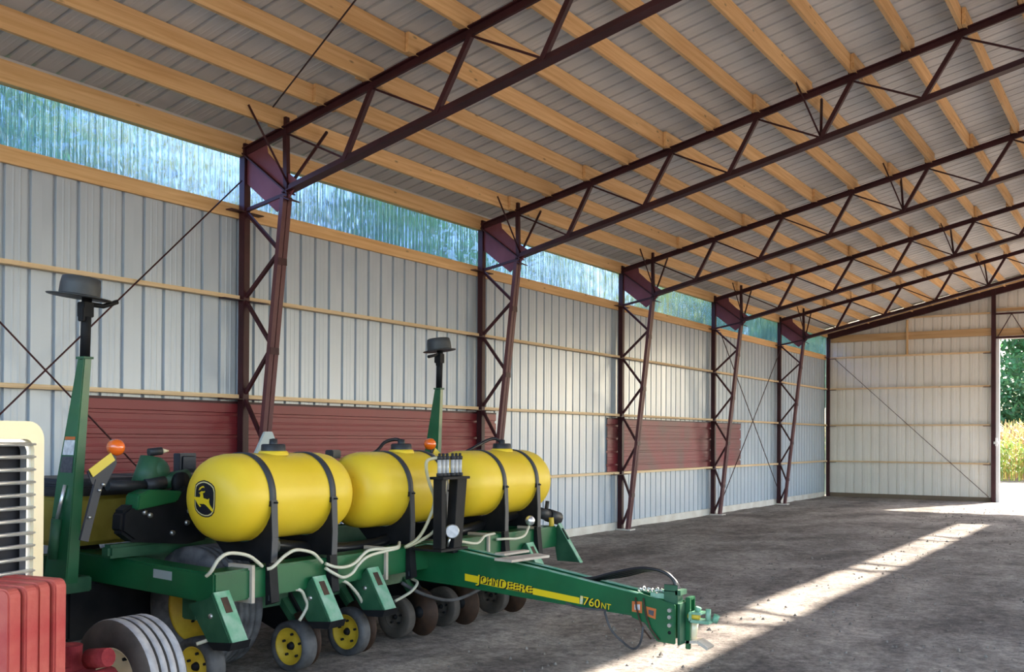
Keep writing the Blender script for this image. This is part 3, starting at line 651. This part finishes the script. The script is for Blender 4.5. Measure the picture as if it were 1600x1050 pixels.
# ---- pump stand with sight tubes
stn = build('stand_leg', MB().box(3.40, 3.48, 6.05, 6.11, .74, 1.27), 'black', pl, bevel=.004)
build('stand_leg', MB().prism([(6.19, .70), (6.30, .70), (6.37, 1.27), (6.24, 1.27)], 'x', 3.41, 3.49), 'black', pl, bevel=.004)
build('stand_top', MB().box(3.38, 3.51, 6.03, 6.38, 1.265, 1.285), 'black', pl, bevel=.003)
build('stand_foot', MB().box(3.20, 3.52, 6.00, 6.34, .725, .742), 'black', pl)
for g in (0, 1):
    for k in range(3):
        y = 6.07+g*.165+k*.048
        s = build('sight_tube', MB().tube([(3.445, y, 1.29), (3.445, y, 1.42)], .017, 10), 'bulb', pl)
        build('tube_cap', MB().lathe([(0, 0), (0, .022), (.022, .022), (.03, .01), (.045, .012), (.05, 0)], (3.445, y, 1.415), (0,0,1), 10), 'blackp', s)
        build('tube_base', MB().lathe([(-.012, 0), (-.012, .024), (.012, .024), (.012, 0)], (3.445, y, 1.30), (0,0,1), 10), 'blackp', s)
gg = build('pressure_gauge', MB().lathe([(.03, 0), (.03, .05), (-.01, .055), (-.012, .05)], (3.50, 6.16, .87), (-.75, .66, 0), 20), 'zinc', pl)
build('gauge_face', MB().lathe([(-.013, 0), (-.013, .048)], (3.50, 6.16, .87), (-.75, .66, 0), 20), 'white', gg)
build('gauge_stem', MB().tube([(3.47, 6.17, .82), (3.45, 6.17, .75)], .01, 8), 'zinc', gg)
# ---- hoses
A_ = dict(
 a=[(3.2,4.08,.74),(3.24,4.08,.77),(3.27,4.11,.84),(3.27,4.18,.87),(3.27,4.28,.86),(3.27,4.37,.83),(3.25,4.48,.76)],
 b=[(3.25,4.52,.74),(3.27,4.55,.75),(3.27,4.65,.81),(3.27,4.74,.84),(3.27,4.83,.83),(3.27,4.92,.80),(3.25,5.02,.73)],
 c=[(3.25,5.05,.72),(3.27,5.13,.69),(3.27,5.23,.68),(3.27,5.33,.70),(3.27,5.46,.77),(3.27,5.64,.77),(3.27,5.79,.77),(3.2,5.9,.79)],
 d=[(3.25,5.05,.69),(3.27,5.13,.64),(3.27,5.21,.61),(3.27,5.30,.63),(3.27,5.36,.68),(3.27,5.46,.73),(3.27,5.64,.75),(3.27,5.79,.76),(3.2,5.9,.77)],
 g=[(3.30,6.48,.75),(3.27,6.61,.74),(3.27,6.82,.71),(3.27,6.93,.76),(3.27,7.05,.77),(3.22,7.15,.76)], h=[(3.22,7.18,.71),(3.27,7.27,.71),(3.27,7.43,.70),(3.27,7.56,.72),(3.25,7.66,.79)],
 i=[(3.12,4.8,.56),(3.20,4.86,.56),(3.20,4.91,.50),(3.20,4.93,.44),(3.18,4.88,.35)], j=[(3.15,5.26,.58),(3.20,5.31,.56),(3.20,5.38,.51),(3.20,5.46,.43),(3.18,5.55,.31)],
 k=[(3.15,4.10,.50),(3.20,4.13,.47),(3.20,4.15,.40),(3.20,4.13,.36),(3.15,4.05,.33)], l=[(3.12,6.15,.48),(3.20,6.12,.46),(3.20,6.04,.40),(3.15,5.91,.34)])
for k, p in A_.items(): hose('hose', p, .0115)
hose('clear_hose', [(3.27,5.88,.76),(3.30,6.0,.82),(3.33,6.08,.94),(3.36,6.12,1.10),(3.38,6.03,1.24),(3.39,5.98,1.34),(3.40,5.98,1.41),(3.43,6.06,1.43)], .013, 'clearhose')
hose('clear_hose', [(3.27,5.90,.76),(3.30,6.03,.80),(3.36,6.12,.87),(3.40,6.16,1.0),(3.43,6.17,1.26)], .013, 'clearhose')
hose('suction_pipe', [(2.95,4.75,.86),(2.95,4.88,.84),(2.95,5.18,.80),(2.95,5.58,.76),(2.95,5.94,.77),(2.95,6.21,.83),(2.95,6.3,.88)], .045, 'bhose', n=12)
hose('suction_pipe', [(2.95,6.6,.86),(2.95,6.9,.78),(2.95,7.13,.79),(2.95,7.52,.83),(2.95,7.84,.86),(2.95,8.30,.86)], .045, 'bhose', n=12)
build('pipe_coupling', MB().lathe([(-.04, .05), (-.04, .06), (.04, .06), (.04, .05)], (2.95, 7.62, .84), (0,1,0), 16), 'zinc', pl)
build('pipe_coupling', MB().lathe([(-.03, .05), (-.03, .058), (.03, .058), (.03, .05)], (2.95, 4.84, .845), (0,1,0), 16), 'zinc', pl)
build('end_fitting', MB().tube([(2.95, 8.28, .87), (2.98, 8.44, .83)], .055, 12).tube([(2.98, 8.44, .83), (3.0, 8.60, .79)], .065, 12).tube([(2.98, 8.4, .85), (3.0, 8.4, .97)], .02, 8), 'blackp', pl)
hose('warning_strap', [(3.1, 8.18, .62), (3.16, 8.2, .72), (3.16, 8.2, .83)], .025, 'ypaint')
build('ball_valve', MB().ball((3.25, 7.68, .84), .045, 8), 'chrome', pl)
# ---- wheels
def wheel(nm, c, r, w, tyre, rim, rr, ribs=0, tread=None, hub='black', label=None, parent=None):
    """tyre of revolution about y with circumferential ribs; thing > part > sub-part"""
    t = w/2
    prof = [(-t*.75, rr), (-t*.98, rr+.25*(r-rr)), (-t, rr+.6*(r-rr)), (-t*.92, r-.06*r), (-t*.8, r-.01*r)]
    tr = []
    if ribs:
        for k in range(ribs):
            a = -t*.8+1.6*t*k/ribs; b = -t*.8+1.6*t*(k+1)/ribs; g = (b-a)*.14
            tr += [(a+g, r), (b-g, r), (b-g*.9, r-.10*r), (b+g*.9, r-.10*r)]
        tr = tr[:-2]
    else: tr = [(-t*.4, r), (0, r*1.005), (t*.4, r)]
    prof2 = [(-a, b) for a, b in prof[::-1]]
    o = build(nm, MB().lathe(prof+tr+prof2, c, (0,1,0), 48), tyre, parent or pl, label=label)
    if tread: o.data.materials.append(M[tread]); 
    if tread:
        for p in o.data.polygons:
            cc = p.center
            if math.hypot(cc.x, cc.z) > r*.955 and abs(cc.y) < t*.86: p.material_index = 1
    build('rim', MB().lathe([(-t*.70, rr+.004), (-t*.78, rr), (-t*.70, rr*.93), (-t*.25, rr*.80), (-t*.12, rr*.45), (-t*.35, rr*.30), (-t*.35, 0)], c, (0,1,0), 36).lathe([(t*.5, 0), (t*.5, rr*.8), (t*.75, rr)], c, (0,1,0), 36), rim, o)
    build('hub', MB().lathe([(-t*.75, 0), (-t*.75, rr*.16), (-t*.3, rr*.24)], c, (0,1,0), 12), hub, o)
    for k in range(5):
        a = k*2*PI/5+.3; build('wheel_bolt', MB().lathe([(-.02, 0), (-.02, .009), (0, .009)], (c[0]+math.cos(a)*rr*.62, c[1]-t*.17, c[2]+math.sin(a)*rr*.62), (0,1,0), 6), 'black', o)
    return o
wheel('transport_tyre', (2.46, 4.70, .41), .42, .34, 'rubber2', 'ypaint', .23, 5, hub='dgreen', label='large ribbed transport tyre under the near tank')
wheel('transport_tyre', (2.35, 7.35, .41), .42, .34, 'rubber2', 'ypaint', .23, 5, hub='dgreen', label='large ribbed transport tyre behind the tongue')
wheel('gauge_wheel', (3.06, 4.15, .17), .18, .13, 'rubber', 'ypaint', .125)
wheel('gauge_wheel', (3.06, 4.95, .16), .17, .13, 'rubber', 'ypaint', .125)
wheel('gauge_wheel', (3.06, 5.50, .17), .175, .10, 'rubber', 'ypaint', .125)
for y in (5.05, 5.62, 6.36, 6.93, 7.68): 
    d = build('opener_disc', MB().lathe([(-.012, 0), (-.012, .05), (.0, .06), (.008, .19), (.012, .19), (.006, .06), (.006, 0)], (3.04, y, .185), (.12,1,0), 32), 'rust', pl)
    build('disc_hub', MB().lathe([(-.04, 0), (-.04, .035), (-.01, .05)], (3.04, y, .185), (.12,1,0), 14), 'black', d)
for y in (6.20, 6.80, 7.55): wheel('gauge_wheel', (2.93, y, .16), .165, .09, 'rubber3', 'rubber3', .09)
for y in (5.08, 5.68, 6.42, 7.0, 7.75):
    build('unit_arm', MB().bar((2.78, y, .48), (3.02, y+.02, .20), .05, .09, (0,1,0)), 'dgreen', pl, bevel=.006)
    build('unit_shank', MB().prism([(2.15, .62), (2.75, .60), (3.0, .30), (2.85, .16), (2.4, .30), (2.15, .35)], 'y', y+.03, y+.07), 'black', pl)
hose('drop_hose', [(3.1, 6.05, .46), (3.2, 6.2, .36), (3.25, 6.5, .28), (3.3, 6.8, .33), (3.32, 6.98, .42)], .014, 'rubber')
# ---- seed hoppers on the row units behind
for i, y in enumerate((4.0, 4.76, 5.52, 6.28, 7.04, 7.8)):
    h = build('seed_hopper', MB().add([(1.30, y+.06, .82), (1.80, y+.06, .82), (1.80, y+.62, .82), (1.30, y+.62, .82), (1.22, y, 1.17), (1.88, y, 1.17), (1.88, y+.68, 1.17), (1.22, y+.68, 1.17)], [(0,3,2,1),(4,5,6,7),(0,1,5,4),(1,2,6,5),(2,3,7,6),(3,0,4,7)]), 'ydark', pl, bevel=.03)
    build('hopper_lid', MB().box(1.19, 1.91, y-.01, y+.69, 1.17, 1.235), 'blackp', h, bevel=.015)
    build('lid_band', MB().box(1.20, 1.90, y+.0, y+.68, 1.236, 1.29), 'lead', h, bevel=.02)
    build('seed_meter', MB().lathe([(-.06, 0), (-.06, .15), (.06, .16), (.06, 0)], (1.55, y+.34, .72), (0,1,0), 20), 'black', h)
# ---- black drive guard and green gearbox next to the near tank
build('drive_guard', MB().prism([(4.05, .96), (4.06, 1.09), (4.12, 1.13), (4.42, 1.16), (4.55, 1.24), (4.72, 1.24), (4.76, .86), (4.58, .84), (4.15, .89)], 'x', 2.30, 2.42), 'black', pl, bevel=.02)
for y, z in ((4.22, 1.08), (4.26, 1.06), (4.58, 1.07), (4.56, .99), (4.44, .93)): build('bolt_head', MB().lathe([(0, 0), (0, .017), (-.016, .019)], (2.44, y, z), (1,0,0), 8), 'zinc', pl)
gb = build('gearbox', MB().ball((2.25, 4.43, 1.34), .10, 10).tube([(2.25, 4.36, 1.22), (2.25, 4.40, 1.44)], [.11, .07], 14).tube([(2.3, 4.45, 1.27), (2.3, 4.66, 1.30)], .055, 12), 'dgreen', pl)
build('gearbox_flange', MB().lathe([(-.02, .0), (-.02, .075), (.02, .075), (.02, .0)], (2.36, 4.56, 1.26), (1, .2, 0), 18), 'black', gb)
build('breather_cap', MB().tube([(2.25, 4.38, 1.47), (2.27, 4.47, 1.48)], .028, 10), 'blackp', gb)
build('breather_cap', MB().tube([(2.27, 4.47, 1.48), (2.28, 4.52, 1.48)], [.02, .006], 10), 'cream', gb)
build('gear_cover', MB().prism([(4.14, 1.10), (4.15, 1.20), (4.24, 1.23), (4.50, 1.21), (4.46, 1.14)], 'x', 2.32, 2.46), 'green', pl, bevel=.01)
build('drive_shaft', MB().tube([(2.3, 4.03, 1.26), (2.32, 4.30, 1.25)], .035, 10).tube([(2.32, 4.30, 1.25), (2.34, 4.44, 1.27)], .045, 10), 'blackp', pl)
build('junction_box', MB().box(2.1, 2.17, 4.70, 4.85, 1.32, 1.46).box(2.17, 2.18, 4.72, 4.83, 1.34, 1.44), 'lead', pl, bevel=.008)
build('cross_panel', MB().box(2.20, 2.30, 4.05, 5.6, .78, .87), 'dgreen', pl, bevel=.02)
build('under_frame', MB().box(1.75, 2.0, 3.95, 8.3, .22, .60), 'black', pl, bevel=.02)
build('grey_mounting_plate', MB().prism([(5.16, 1.40), (5.29, 1.62), (5.37, 1.62), (5.43, 1.50), (5.40, 1.42)], 'x', 2.38, 2.40), 'greyp', pl, bevel=.004)
build('small_sensor_box', MB().box(2.75, 2.83, 5.56, 5.66, 1.42, 1.485), 'blackp', pl, bevel=.008)
# ---- folded marker arms standing up like masts, each with its disc on top
def mast(x, y, tilt, sc, side, label):
    m_ = MB()
    def sec(z, w, d, sh): return [(x+sh-w/2, y-d/2, z), (x+sh+w/2, y-d/2, z), (x+sh+w/2, y+d/2, z), (x+sh-w/2, y+d/2, z)]
    s0 = sec(.62, .25, .09, 0); s1 = sec(1.30, .19, .075, .02); s2 = sec(2.09, .075, .055, .09)
    s0 = [(a, b-tilt, c) for a, b, c in s0]; s1 = [(a, b-tilt*.5, c) for a, b, c in s1]
    v = s0+s1+s2
    m_.add(v, [(0,3,2,1),(8,9,10,11)]+[(i+o, (i+1)%4+o, (i+1)%4+4+o, i+4+o) for o in (0, 4) for i in range(4)])
    a = build('marker_arm', m_, 'green', pl, label=label, bevel=.006)
    tx = x+.09
    build('arm_cap', MB().box(tx-.045, tx+.045, y-.035, y+.035, 2.085, 2.10), 'dgreen', a)
    build('marker_tube', MB().tube([(tx, y, 2.08), (tx+.005, y+.008, 2.49)], .032, 12), 'black', a)
    build('tube_collar', MB().box(tx-.04, tx+.04, y-.035, y+.04, 2.36, 2.46).box(tx-.01, tx+.05, y-.05, y-.03, 2.33, 2.42), 'black', a, bevel=.005)
    ax = Vector((.10*side, .06*side, 1))
    c = (tx-.02, y-.03*side, 2.50)
    build('marker_disc', MB().lathe([(0, 0), (-.012, .10), (-.012, .20*sc), (-.006, .205*sc), (.004, .12), (.02, .0)], c, ax, 32), 'disc', a)
    build('depth_band', MB().lathe([(.005, .128), (.07, .126), (.115, .118), (.122, .105), (.122, 0)], c, ax, 32), 'disc', a)
    build('scraper_arm', MB().tube([(tx, y+.02*side, 2.45), (tx+.02, y+.12*side, 2.445 if side > 0 else 2.43), (tx+.03, y+.22*side, 2.485 if side > 0 else 2.41)], .016, 8), 'black', a)
    return a
a1 = mast(2.0, 4.0, .10, 1, 1, 'near folded marker arm, a tapered green mast with a grey disc on top')
mast(1.60, 8.37, .05, .85, -1, 'far folded marker arm, a smaller looking green mast with a grey disc')
x_, y_ = 2.0, 3.95
# decals on the near mast (its -y face)
def facepanel(nm, z0, z1, mt, w0=.72):
    def ed(z):
        t = (z-.62)/.68 if z < 1.3 else (z-1.3)/.79
        if z < 1.3: xc = 2.0+.02*t; w = .25-.06*t; yy = 4.0-.10+.05*t-(.045-.0075*t)
        else: xc = 2.02+.07*t; w = .19-.115*t; yy = 3.95+.05*t-(.0375-.010*t)
        return xc, w*w0/2, yy-.003
    v = []
    for z in (z0, z1): xc, w, yy = ed(z); v += [(xc-w, yy, z), (xc+w, yy, z), (xc+w, yy+.002, z), (xc-w, yy+.002, z)]
    build(nm, MB().add(v, [(0,3,2,1),(4,5,6,7),(0,1,5,4),(1,2,6,5),(2,3,7,6),(3,0,4,7)]), mt, a1)
facepanel('decal_orange', 1.555, 1.575, 'orange'); facepanel('decal_picture', 1.455, 1.552, 'white'); facepanel('decal_text', 1.34, 1.445, 'ddecal')
build('fold_cylinder', MB().tube([(1.98, 3.86, .78), (2.0, 3.87, 1.04)], .035, 12), 'dgreen', pl)
build('cylinder_rod', MB().tube([(2.0, 3.87, 1.04), (2.04, 3.90, 1.26)], .012, 8), 'chrome', pl)
build('mast_foot', MB().box(1.85, 2.12, 3.84, 4.05, .56, .66), 'dgreen', pl, bevel=.01)
build('mast_foot', MB().box(1.45, 1.75, 8.22, 8.50, .55, .70), 'dgreen', pl, bevel=.01)
# ---- amber lamps on slanted stalks with yellow reflectors
def lampset(c, d, fl, label):
    l = build('lamp_stalk', MB().bar((c[0], c[1]-.22*fl, c[2]-.56), (c[0], c[1]-.12*fl, c[2]-.20), .02, .055, (0,1,0)).prism([(c[1]-.17*fl, c[2]-.22), (c[1]-.08*fl, c[2]-.24), (c[1]-.0*fl, c[2]-.10), (c[1]-.01*fl, c[2]-.03), (c[1]-.20*fl, c[2]-.145)], 'x', c[0]-.006, c[0]+.006), 'lead', pl)
    build('amber_lamp', MB().ball(c, .052, 10).tube([(c[0]-.03, c[1], c[2]), (c[0]+.0, c[1], c[2])], .05, 14), 'amber', l, label=label)
    build('reflector', MB().bar((c[0]+.015, c[1]-.035*fl, c[2]-.055), (c[0]+.015, c[1]-.185*fl, c[2]-.155), .006, .055, (0,0,1)), 'reflector', l)
    for t in ((.10, .225), (.125, .26), (.19, .42)): build('bolt_head', MB().lathe([(0, 0), (0, .01), (-.01, .011)], (c[0]+.022, c[1]-t[0]*fl, c[2]-t[1]), (1,0,0), 8), 'zinc', l)
lampset((2.6, 3.88, 1.51), 1, 1, 'amber lamp beside the near green mast')
lampset((2.6, 7.05, 1.525), 1, -1, 'amber lamp in front of the far green mast')
# board left lying on the tongue
tag(build('broken_board', MB().prism([(3.93, 6.10), (4.02, 6.56), (4.16, 6.50), (4.10, 6.07)], 'z', .685, .703).prism([(3.80, 6.30), (3.86, 6.62), (3.92, 6.60), (3.90, 6.28)], 'z', .700, .716), 'bleach'), 'broken grey board lying across the planter tongue', 'board')

# ---------------------------------------------------------------- tractor nose
P0 = Vector((3.73, 2.68, 0)); TL = Vector((-.183, .983, 0)); TF = Vector((.983, .183, 0))
def T(a, b, z): return P0+TL*a+TF*b+Vector((0,0,z))
tr = empty('tractor', T(-.3, -.4, 0), 'cream and red tractor with chrome grille bars and red front weights', 'tractor')
def tbox(nm, a0, a1, b0, b1, z0, z1, mt, bev=0, parent=None):
    v = [T(a, b, z) for z in (z0, z1) for a, b in ((a0, b0), (a1, b0), (a1, b1), (a0, b1))]
    return build(nm, MB().add(v, [(0,3,2,1),(4,5,6,7),(0,1,5,4),(1,2,6,5),(2,3,7,6),(3,0,4,7)]), mt, parent or tr, bevel=bev)
def rrect(a0, a1, z0, z1, r, n=6):
    out = []
    for cx, cz, s in ((a1-r, z1-r, 0), (a0+r, z1-r, PI/2), (a0+r, z0+r, PI), (a1-r, z0+r, 1.5*PI)):
        out += [(cx+r*math.cos(s+i*PI/2/n), cz+r*math.sin(s+i*PI/2/n)) for i in range(n+1)]
    return out
def ring(nm, o1, o2, b0, b1, mt, parent=None, bev=0):
    n = len(o1); v = [T(a, b1, z) for a, z in o1]+[T(a, b1, z) for a, z in o2]+[T(a, b0, z) for a, z in o1]+[T(a, b0, z) for a, z in o2]
    f = []
    for i in range(n):
        j = (i+1) % n; f += [(i, j, n+j, n+i), (2*n+j, 2*n+i, 3*n+i, 3*n+j), (i, 2*n+i, 2*n+j, j), (n+j, 3*n+j, 3*n+i, n+i)]
    return build(nm, MB().add(v, f), mt, parent or tr, bevel=bev)
gf = ring('grille_frame', rrect(-.62, 0, .80, 1.645, .085), rrect(-.565, -.055, .86, 1.565, .05), -.12, .02, 'cream')
ring('grille_border', rrect(-.565, -.055, .86, 1.565, .05), rrect(-.545, -.078, .88, 1.545, .04), -.04, .0, 'chrome', gf)
tbox('radiator_core', -.56, -.06, -.10, -.06, .87, 1.56, 'radiator', parent=gf)
for k in range(12):
    z = .915+k*.057; build('grille_bar', MB().tube([T(-.56, .012, z), T(-.045, .012, z)], .0095, 10), 'chrome', gf)
build('grille_post', MB().tube([T(-.31, .0, .87), T(-.31, .0, 1.56)], .010, 8), 'chrome', gf)
build('grille_post', MB().tube([T(-.235, -.01, .87), T(-.235, -.01, 1.56)], .012, 8), 'chrome', gf)
hd = tbox('hood', -.60, -.02, -1.75, -.12, .95, 1.63, 'cream', .05)
tbox('front_frame', -.52, -.10, -2.4, .0, .50, .85, 'redrough', .02)
tbox('engine_block', -.48, -.14, -2.6, -.6, .45, .95, 'redrough', .03)
tbox('cowl', -.58, -.04, -2.05, -1.75, .9, 1.55, 'black', .04)
# suitcase weights: plates with a rounded front corner and a hand slot
for k in range(4):
    a1w = -.175-k*.074; a0w = a1w-.064; off = -.012*(k % 2)
    outl = rrect(.02+off, .35+off, .40, .972-.004*k, .035, 4)
    slot = rrect(.10+off, .27+off, .72, .84, .03, 4)
    n = len(outl)
    v = [T(a, b, z) for a in (a0w, a1w) for b, z in outl]+[T(a, b, z) for a in (a0w, a1w) for b, z in slot]
    f = []
    for i in range(n):
        j = (i+1) % n; f += [(i, j, n+j, n+i), (2*n+j, 2*n+i, 3*n+i, 3*n+j), (i, 2*n+i, 2*n+j, j), (n+j, 3*n+j, 3*n+i, n+i)]
    build('suitcase_weight', MB().add(v, f), 'redcast', tr, bevel=.007)
tbox('weight_bracket', -.48, -.10, .0, .06, .48, .60, 'redrough', .01)
tbox('front_axle', -.75, .42, -.20, -.06, .36, .46, 'redrough', .02)
kn = build('axle_knuckle', MB().tube([T(.30, -.13, .28), T(.30, -.12, .56)], [.05, .055], 12).tube([T(.30, -.0, .50), T(.30, .12, .52)], [.05, .045], 12).tube([T(.22, .04, .40), T(.40, .04, .40)], .05, 12), 'redrough', tr)
def twheel(a, b, r, w, rr, nm, ribs, tread):
    c = T(a, b, r); o = wheel(nm, tuple(c), r, w, 'rubber3', 'cream', rr, ribs, tread, 'cream', parent=tr)
    # turn the wheel into the tractor's heading
    return o
twheel(.62, -.05, .325, .26, .18, 'front_tyre', 4, 'tread')
twheel(-1.22, -.06, .315, .22, .18, 'front_tyre', 4, 'tread')
twheel(.55, -2.35, .72, .40, .36, 'rear_tyre', 5, None)
twheel(-1.17, -2.35, .72, .40, .36, 'rear_tyre', 5, None)
tbox('rear_axle', -1.1, .5, -2.45, -2.25, .62, .82, 'redrough', .02)
tbox('operator_deck', -.8, .18, -2.9, -2.0, .88, .96, 'black', .02)
tbox('seat', -.52, -.10, -2.75, -2.4, .98, 1.12, 'blackp', .04)
tbox('seat_back', -.52, -.10, -2.85, -2.75, 1.05, 1.5, 'blackp', .04)
build('steering_wheel', MB().lathe([(-.012, .19), (0, .202), (.012, .19), (0, .178), (-.012, .19)], tuple(T(-.31, -2.12, 1.58)), (-.7, -.1, .8), 24).tube([T(-.31, -1.98, 1.45), T(-.31, -2.12, 1.58)], .02, 8), 'black', tr)

# ---------------------------------------------------------------- outside: trees, corn
def crown(name, mt, n, blobs, leaf=.16, seed=1):
    r = np.random.default_rng(seed); V = []; Fc = []
    bl = np.array(blobs, float); wgt = bl[:, 3]**2; wgt /= wgt.sum(); pick = r.choice(len(bl), n, p=wgt)
    d = r.normal(size=(n, 3)); d /= np.linalg.norm(d, axis=1)[:, None]; rad = bl[pick, 3]*(r.uniform(.55, 1.05, n))
    c = bl[pick, :3]+d*rad[:, None]*np.array([1, 1, .85])
    a = r.normal(size=(n, 3)); a /= np.linalg.norm(a, axis=1)[:, None]; b = np.cross(a, r.normal(size=(n, 3))); b /= np.linalg.norm(b, axis=1)[:, None]
    s = leaf*r.uniform(.6, 1.3, n)[:, None]
    v = np.stack([c-a*s, c+b*s*.45, c+a*s, c-b*s*.45], 1).reshape(-1, 3)
    me = bpy.data.meshes.new(name); me.vertices.add(4*n); me.vertices.foreach_set('co', v.ravel())
    me.loops.add(4*n); me.loops.foreach_set('vertex_index', np.arange(4*n, dtype=np.int32)); me.polygons.add(n); me.polygons.foreach_set('loop_start', np.arange(0, 4*n, 4, dtype=np.int32))
    me.update(calc_edges=True); me.materials.append(M[mt]); return me
blobs = [(0,0,4.6,2.3),(1.3,.5,6.0,1.7),(-1.2,.6,6.2,1.6),(.2,-1.3,6.6,1.6),(.1,.3,7.8,1.6),(-.7,-1.2,4.8,1.7),(1.2,-1.0,3.8,1.5),(-1.5,.3,3.6,1.5),(0,1.5,4.2,1.5)]
cg = crown('crown', 'leaf', 9000, blobs, .15, 3); cy_ = crown('crown', 'leafy', 4200, blobs, .13, 5)
trunk = bpy.data.meshes.new('trunk'); tmb = MB().tube([(0,0,-.1), (.05,.02,1.5), (0,.1,3.2), (.1,0,5.4), (.0,.1,7)], [.22,.18,.14,.09,.03], 8)
for q in range(7):
    a = q*.9; tmb.tube([(0,.05,2.2+q*.5), (math.cos(a)*.8, math.sin(a)*.8, 3.2+q*.5), (math.cos(a)*1.5, math.sin(a)*1.5, 3.9+q*.5)], [.08,.05,.02], 6)
trunk.from_pydata([tuple(q) for q in tmb.v], [], tmb.f); trunk.materials.append(M['bark']); trunk.update()
def tree(x, y, s, rot, kind, label, group):
    t = empty('tree', (x, y, -.05), label, 'tree', group); t.rotation_euler = (0, 0, rot); t.scale = (s, s, s)
    for nm, me in (('trunk', trunk), ('crown', cg if kind == 0 else cy_)):
        o = bpy.data.objects.new(nm, me); COL.objects.link(o); o.parent = t
        if nm == 'crown': o['kind'] = 'stuff'
rt = random.Random(3)
LT = [(-8.5, 8.0, .98, 0), (-10.5, 13.2, 1.12, 1), (-8.6, 17.6, 1.0, 0), (-11, 22.5, 1.15, 0), (-9, 28, 1.0, 1), (-11, 34, 1.1, 0), (-10, 41, 1.1, 0), (-12, 48.5, 1.2, 1), (-12, 56.5, 1.3, 0), (-14, 66, 1.35, 0), (-15, 77, 1.5, 0)]
for i, (x, y, s, k) in enumerate(LT):
    tree(x, y, s, rt.uniform(0, 6), k, 'leafy tree outside, blurred behind the clear ribbed strip', 'trees behind the clear strip')
for i, (x, y, s) in enumerate([(1.6, 58, 1.0), (7.8, 58, .95), (-4.6, 58, .95)]):
    t = empty('bush', (x, y, -.05), 'leafy bush at the back of the corn field outside the far door', 'bush', 'bushes behind the corn'); t.rotation_euler = (0, 0, i*1.3); t.scale = (s, s, s)
    o = bpy.data.objects.new('crown', cg); COL.objects.link(o); o.parent = t; o.location = (0, 0, -2.9); o['kind'] = 'stuff'
    o = bpy.data.objects.new('trunk', trunk); COL.objects.link(o); o.parent = t; o.scale = (1, 1, .5)
for i, (x, y, s, k) in enumerate([(3.2, 64, 1.5, 0), (-5, 68, 1.4, 0), (11.5, 69, 1.4, 0)]):
    tree(x, y, s, rt.uniform(0, 6), k, 'tall green tree standing beyond the corn outside the far door', 'trees beyond the corn')
# corn field: leaves and stalks, nobody could count them
r = np.random.default_rng(11)
def corn(mt, n, y0, y1, zt, seed, name, label):
    r = np.random.default_rng(seed); mb = MB()
    for i in range(n):
        x = r.uniform(-8, 16); y = y0+(y1-y0)*r.random()**1.5; h = zt*r.uniform(.82, 1.05)
        mb.add([(x-.015, y, -.05), (x+.015, y, -.05), (x+.008, y, h), (x-.008, y, h)], [(0,1,2,3)])
        for k in range(8):
            z = h*(.15+.1*k+r.uniform(0, .05)); a = r.uniform(0, 6.28); L = r.uniform(.3, .6); w = .035; c, s = math.cos(a), math.sin(a)
            p1 = (x+c*L*.5, y+s*L*.5, z+.16); p2 = (x+c*L, y+s*L, z-.12*r.random())
            mb.add([(x, y, z), (p1[0]-s*w, p1[1]+c*w, p1[2]), (p2[0], p2[1], p2[2]), (p1[0]+s*w, p1[1]-c*w, p1[2])], [(0,1,2,3)])
    o = build(name, mb, mt); tag(o, label, 'corn', kind='stuff')
corn('corn', 1500, 47.2, 55, 2.45, 1, 'dry_corn', 'dry tan corn plants in the field outside the far door')
corn('corng', 500, 45.2, 46.6, 1.75, 2, 'green_corn', 'yellow green corn leaves at the field edge outside the far door')
